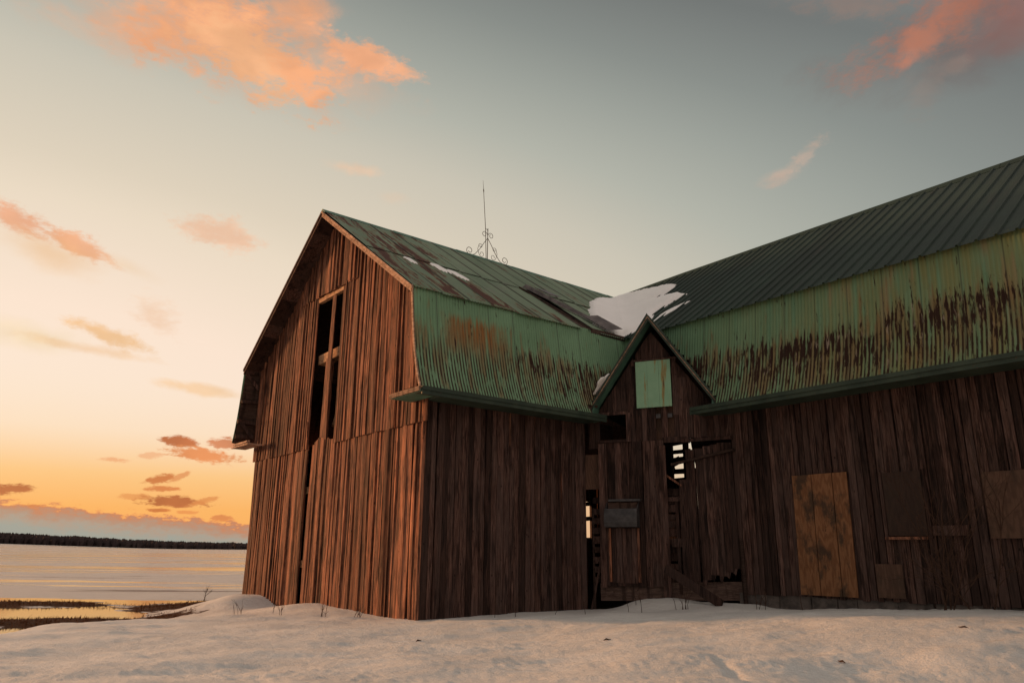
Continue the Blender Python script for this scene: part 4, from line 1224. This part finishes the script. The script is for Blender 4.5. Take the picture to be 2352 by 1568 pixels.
# torn sheet curling on the near wing roof
def onl(v, d, h=0): return Vector((M + d + h * SL * .82, v, zup(d) + h * .82))
mb = MB()
vs = []; fs = []
NS, NC = 10, 7
for i in range(NS + 1):
    f = i / NS
    v0 = 4.18 + 1.05 * f; d0 = 2.35 + 1.95 * f
    for k in range(NC + 1):
        a = k / NC
        r = .13 * (1 - .25 * f)
        th_ = -.4 + a * 3.2
        vs.append(onl(v0 + .26 * a * (1 - a * .35) + .02 * math.sin(i * 2.1), d0 + .05 * a, .05 + r * math.sin(max(th_, 0)) * .75))
for i in range(NS):
    for k in range(NC):
        b = i * (NC + 1) + k; fs.append((b, b + 1, b + NC + 2, b + NC + 1))
mb.add(vs, fs, (.5, .5))
mb.box(onl(4.55, 2.45, .12), onl(4.95, 2.45, .16) - onl(4.55, 2.45, .12), onl(4.6, 2.95, .16) - onl(4.55, 2.45, .12), (0, 0, .012), None, .02)
mb.box(onl(4.9, 3.95, .10), onl(5.25, 4.0, .22) - onl(4.9, 3.95, .10), onl(5.1, 4.62, .1) - onl(4.9, 3.95, .10), (0, 0, .014), None, .02)
P(mb, "torn_roofing", M_torn, "grey curled strip of torn roofing over a dark hole")
mb = MB(); mb.beam(onl(4.0, 2.5, .05), onl(4.35, 4.8, .05), .05, .04); mb.beam(onl(4.4, 4.72, .0), onl(5.7, 4.74, .0), .06, .12); P(mb, "rafter", M_deck)

# ------------------------------------------------------------------ things on and around the barn
BM = Matrix.Translation((CX, CY, 0)) @ Matrix.Rotation(-YAW, 4, 'Z')
def w3(u, v, z): return tuple(BM @ Vector((u, v, z)))

# lightning rod on the ridge
rod = empty("lightning_rod", w3(M, 4.75, HR + .04), -YAW)
tag(rod, "thin iron lightning rod with scrollwork standing on the green ridge", "lightning rod")
def lr(name, pts, r, n=6):
    m_ = MB(); m_.tube(pts, r, n, (.5, .5)); return m_.build(name, M_iron, rod, True)
lr("rod", [(.03, -.02, 0), (.03, -.06, .95), (.03, -.16, 2.2), (.03, -.19, 2.56)], [.011, .010, .008, .003])
lr("finial", [(.03, -.155, 2.16), (.03, -.16, 2.22), (.03, -.165, 2.28)], [.009, .018, .009], 8)
lr("mast", [(0, .05, 0), (0, .05, 1.02)], .012)
lr("clamp", [(.0, .06, .96), (.03, -.07, .98)], .008)
def spiral(c, r0, a0, turns, sgn, n=22):
    return [(0, c[0] + r0 * (1 - .62 * i / n) * math.cos(a0 + sgn * turns * 2 * math.pi * i / n), c[1] + r0 * (1 - .62 * i / n) * math.sin(a0 + sgn * turns * 2 * math.pi * i / n)) for i in range(n + 1)]
for sg in (1, -1):
    lr("scroll", [(0, .05 + sg * .005, .82)] + [(0, .05 + sg * (y - .05), z) for _, y, z in spiral((.17, .80), .10, math.pi * .95, 1.15, -1)], .008)
    lr("scroll", [(0, .05 + sg * y, z) for y, z in ((0, .70), (.13, .52), (.30, .26), (.47, .06), (.58, .01))] + [(0, .05 + sg * (y), z) for _, y, z in spiral((.66, .13), .13, -math.pi * .55, 1.2, 1)], .009)
    lr("scroll", [(0, .05 + sg * y, z) for _, y, z in spiral((.22, .13), .10, 0, 1.1, -1)][::-1] + [(0, .05 + sg * y, z) for y, z in ((.34, .16), (.37, .26), (.33, .38))] + [(0, .05 + sg * y, z) for _, y, z in spiral((.26, .38), .075, 0, 1.1, 1)], .007)

# snow lying on the roofs
def poly_sd(px, py, poly):
    best = np.full(px.shape, 1e9); ins = np.zeros(px.shape, bool)
    n_ = len(poly)
    for i in range(n_):
        (ax, ay), (bx, by) = poly[i], poly[(i + 1) % n_]
        ex, ey = bx - ax, by - ay
        t = np.clip(((px - ax) * ex + (py - ay) * ey) / (ex * ex + ey * ey), 0, 1)
        best = np.minimum(best, (px - ax - t * ex) ** 2 + (py - ay - t * ey) ** 2)
        c = ((ay > py) != (by > py)) & (px < (bx - ax) * (py - ay) / (by - ay + 1e-12) + ax)
        ins ^= c
    return np.sqrt(best) * np.where(ins, 1, -1)
def roof_snow(name, poly, thick, label, step=.045, jag=.12, group=None, fillv=0.0):
    xs = [p[0] for p in poly]; ys = [p[1] for p in poly]
    gx = np.arange(min(xs) - .3, max(xs) + .3, step); gy = np.arange(min(ys) - .3, max(ys) + .3, step)
    X, Y = np.meshgrid(gx, gy)
    d1, d2 = X - M, L - Y
    # outline frays along the fall of each slope
    j = np.where(d1 < d2, fbm(X * .9, Y * 5.0, 4), fbm(X * 5.0, Y * .9, 4))
    sd = poly_sd(X, Y, poly) + jag * j
    dd = np.minimum(d1, d2)
    z = HR - SL * dd + .045
    th = thick * sstep(-.01, .16, sd) + .02 * fbm(X * 2, Y * 2, 3) * sstep(0, .3, sd)
    if fillv: th = th + fillv * np.exp(-np.abs(d1 - d2) / .28) * sstep(0, .4, sd)
    z = z + np.where(sd > -.01, th, -.06)
    ok = sd > -.06
    nx_ = len(gx)
    idx = np.full(X.size, -1); keep = np.zeros(X.size, bool)
    f = []
    okf = ok
    q = okf[:-1, :-1] & okf[1:, :-1] & okf[:-1, 1:] & okf[1:, 1:]
    jj, ii = np.nonzero(q)
    base = jj * nx_ + ii
    quads = np.stack([base, base + 1, base + nx_ + 1, base + nx_], -1)
    used = np.unique(quads); idx[used] = np.arange(len(used))
    org = w3(float(X.ravel()[used].mean()), float(Y.ravel()[used].mean()), float(z.ravel()[used].mean()))
    vv = [w3(a, b, c) for a, b, c in zip(X.ravel()[used], Y.ravel()[used], z.ravel()[used])]
    m_ = MB(); m_.add(vv, idx[quads].tolist())
    o = m_.build(name, M_rsnow, None, True, org)
    tag(o, label, "snow patch", group)
    return o
def lp(v, d): return (M + d, v)
def rp(u, d): return (u, L - d)
roof_snow("roof_snow", [lp(9.6, .55), lp(8.4, 1.02), lp(7.25, 1.85), lp(6.6, 2.5), lp(6.0, 3.1), lp(5.45, 3.75), lp(5.05, 4.15), lp(5.2, 4.5), lp(5.6, 4.66),
                        rp(.3, 4.66), rp(.50, 4.15), rp(.30, 3.75), rp(.05, 3.3), rp(.25, 2.85), rp(.5, 2.5), rp(.0, 2.2), rp(-.9, 2.05), rp(-1.3, 1.95), rp(-.7, 1.6), rp(-1.05, 1.02), rp(-2.4, .62), rp(-3.6, .30), rp(-3.95, .35)],
          .12, "large snow patch filling the valley where the two green roofs meet", fillv=.16, jag=.075)
roof_snow("roof_snow", [rp(.52, 3.62), rp(.95, 3.2), rp(1.15, 3.25), rp(.85, 3.75), rp(.62, 4.15)], .04, "small snow sliver beside the valley snow, just above the corner gable", .03, .06)
roof_snow("roof_snow", [lp(1.20, 2.50), lp(1.44, 2.50), lp(1.55, 2.9), lp(1.46, 3.02), lp(1.26, 2.85)], .035, "small snow patch on the rusty sheets, nearest the gable but one", .025, .05)
roof_snow("roof_snow", [lp(1.62, 2.70), lp(1.82, 2.76), lp(1.95, 3.14), lp(1.80, 3.16), lp(1.66, 2.95)], .035, "small snow patch on the green sheets, farthest along from the gable edge", .025, .05)
roof_snow("roof_snow", [lp(.42, 2.62), lp(.58, 2.64), lp(.60, 2.9), lp(.48, 2.86)], .025, "tiny snow fleck on the rusty sheets closest to the gable edge", .02, .04)
# lump of snow caught behind the corner gable's left slope
mb = MB()
vs = []; fs = []
c0 = dp(.62, 4.92, .30)
for i in range(9):
    for k in range(14):
        a = math.pi * i / 8; b = 2 * math.pi * k / 14
        nz_ = 1 + .16 * math.sin(3 * b + i) + .1 * math.sin(5 * b)
        q = DD * (math.sin(a) * math.cos(b) * .17 * nz_) + DN * (math.sin(a) * math.sin(b) * .30 * nz_) + EZ * (math.cos(a) * .13)
        q = q + DD * (q.z * .55) + EZ * (q.dot(DD) * 1.1)
        vs.append(w3(*(c0 + q)))
for i in range(8):
    for k in range(14):
        fs.append((i * 14 + k, (i + 1) * 14 + k, (i + 1) * 14 + (k + 1) % 14, i * 14 + (k + 1) % 14))
mb.add(vs, fs)
tag(mb.build("roof_snow", M_rsnow, None, True, w3(*c0)), "lump of snow caught beside the left slope of the corner gable", "snow patch")

# fallen timber
def loose(name, label, cat, build_, org, mat):
    m_ = MB(); build_(m_); o = m_.build(name, mat, None, False, org); tag(o, label, cat); return o
p, q = dp(1.86, .92, .22), dp(3.05, .28, .75)
loose("leaning_plank", "broad dark plank leaning from the broken door down into the snow", "plank", lambda m_: m_.beam(w3(*p), w3(*q), .05, .19, (0, 0, 1), (.3, .3), .01), w3(*q), M_wall)
p2, q2 = dp(3.42, .1, .12), dp(3.40, 1.52, .05)
loose("leaning_post", "thin black post standing upright beside the broken door", "post", lambda m_: m_.beam(w3(*p2), w3(*q2), .07, .06, (1, 0, 0), (.1, .05), .01), w3(*p2), M_deck)
p3, q3 = dp(.16, .0, .05), dp(.40, 1.15, -.05)
loose("leaning_stick", "slim stick leaning inside the narrow dark gap by the side wall", "stick", lambda m_: m_.beam(w3(*p3), w3(*q3), .035, .045, (1, 0, 0), (.3, .8), .005), w3(*p3), M_wall)

# bare shrub before the long wing
def branch(m_, p, d, ln, r, depth, spread):
    pts = [p]; n_ = 4
    cur = Vector(p); dr = Vector(d).normalized()
    for i in range(n_):
        dr = (dr + Vector((random.gauss(0, .13), random.gauss(0, .13), random.gauss(.02, .1)))).normalized()
        cur = cur + dr * ln / n_; pts.append(cur.copy())
    rs = [r * (1 - .45 * i / n_) for i in range(n_ + 1)]
    m_.tube(pts, rs, 4 if depth else 5)
    if depth > 0:
        for i in range(random.randint(3, 4)):
            k = random.randint(1, n_)
            nd = (dr + Vector((random.gauss(0, spread), random.gauss(0, spread), random.gauss(.1, spread * .6)))).normalized()
            branch(m_, pts[k], nd, ln * random.uniform(.45, .75), r * .55, depth - 1, spread)
mb = MB()
su, sv = 7.15, 5.15
base = w3(su, sv, gzl(su, sv) - .05)
for k in range(6):
    b0 = Vector(base) + Vector((random.gauss(0, .16), random.gauss(0, .12), 0))
    branch(mb, b0, (random.gauss(0, .35), random.gauss(0, .25), 1), random.uniform(1.0, 1.7), .013, 3, .5)
sh = empty("bare_shrub", base)
tag(sh, "leafless dark shrub standing against the long wing's boarded windows", "shrub")
o = mb.build("branches", M_twig, None, False, base); o.parent = sh; o.location = (0, 0, 0)

# dead weed stems poking from the snow
def weed(u, v, ht, n_, lean, label, fork=0, group=None, dz_=0):
    m_ = MB()
    b = Vector(w3(u, v, gzl(u, v) - .04 + dz_))
    for i in range(n_):
        p0 = b + Vector((random.gauss(0, .05 * (n_ > 1)), random.gauss(0, .05 * (n_ > 1)), 0))
        h = ht * random.uniform(.75, 1.05)
        lx = lean + random.gauss(0, .05 + .03 * n_ * (n_ > 1)); ly = random.gauss(0, .06)
        side = Vector((1, 0, 0))
        pts = [p0 + Vector((lx * h * f * f * 1.0 + random.gauss(0, .006), ly * h * f, h * f)) for f in (0, .3, .6, 1)]
        m_.tube(pts, [.006, .005, .004, .002], 4)
        for k in range(fork):
            s = pts[random.randint(1, 2)]
            m_.tube([s, s + Vector((random.uniform(-.5, .5) * h * .35, random.uniform(-.2, .2) * h * .3, h * random.uniform(.15, .4)))], [.004, .0015], 4)
    o = m_.build("dry_weed", M_twig, None, False, tuple(b))
    tag(o, label, "dead weed", group)
    return o
WG = "dead weeds in the snow along the barn"
weed(.75, 1.2, .95, 1, .06, "tall single dead stem before the side wall, nearest the gable corner", 2, WG)
weed(.75, 1.7, .55, 1, .08, "short dead stem with a side twig before the middle of the side wall", 2, WG)
weed(1.05, 2.45, .22, 1, .2, "short forked dead twig in the snow before the side wall's far half", 3, WG)
weed(1.25, 3.05, .85, 1, -.35, "left leaning dead stem before the narrow dark gap", 1, WG)
weed(1.75, 3.75, .60, 1, -.2, "left leaning dead stem before the plank door panel", 1, WG)
weed(2.0, 3.85, .75, 1, -.18, "dead stem with twigs before the metal hood", 3, WG)
weed(1.45, 4.3, .5, 1, -.3, "thin dead twig on the snow heap under the plank door", 1, WG)
weed(2.75, 4.25, .46, 6, .02, "cluster of upright reddish dead stems before the broken door", 0, WG)
weed(2.6, 4.15, .42, 1, -.3, "lone curved dead stem just left of the reddish stem cluster", 0, WG)
weed(4.05, 4.75, .42, 3, .0, "branching dead weed before the orange plywood sheet's left edge", 5, WG)
weed(4.75, 5.0, .5, 1, -.1, "lone thin dead stem before the orange plywood sheet", 0, WG)
weed(-2.8, -1.5, .42, 3, .05, "sparse dead twigs on the snow before the gable's middle", 2, WG)
weed(-3.6, -1.3, .40, 1, .15, "single dead twig on the snow mound left of the gable gap", 2, WG)
weed(-4.4, -1.7, .34, 4, -.3, "flattened dead twigs on the snow mound at the gable's far end", 2, WG)
weed(-2.0, -.9, .32, 4, .1, "short twiggy dead weed at the gable foot near the right corner", 3, WG)
weed(-1.2, -.55, .28, 4, .3, "fuzzy low dead weed against the gable foot beside the corner", 3, WG)
# small bare sapling at the pool
mb = MB()
bx, by = -9.6, 24.6
bz = gz(bx, by)
branch(mb, (bx, by, bz - .05), (0, 0, 1), .55, .014, 2, .45)
sap = empty("bare_sapling", (bx, by, bz))
tag(sap, "tiny bare sapling at the pool's edge beyond the barn's left corner", "sapling")
o = mb.build("branches", M_twig, None, False, (bx, by, bz)); o.parent = sap; o.location = (0, 0, 0)
# bits of bark lying on the snow
for k, (u, v, a, lb) in enumerate(((5.0, -.2, .4, "tiny dark bark scrap on the open snow nearest the middle of the foreground"), (7.9, .4, 1.9, "small dark bark scrap on the snow right of the wind-cut ridge"), (8.3, 2.6, 2.6, "dark bark scrap on the snow before the long wing's right end"), (2.6, -1.6, .9, "fallen bark scrap on the snow before the near gable corner"))):
    p_ = Vector(w3(u, v, gzl(u, v) + .006)); d_ = Vector((math.cos(a), math.sin(a), .08))
    m_ = MB(); m_.tube([p_ - d_ * .05, p_ - d_ * .01 + Vector((0, 0, .012)), p_ + d_ * .03, p_ + d_ * .06], [.004, .011, .008, .003], 5)
    tag(m_.build("bark_scrap", M_twig, None, False, tuple(p_)), lb, "bark", "bark scraps on the snow")
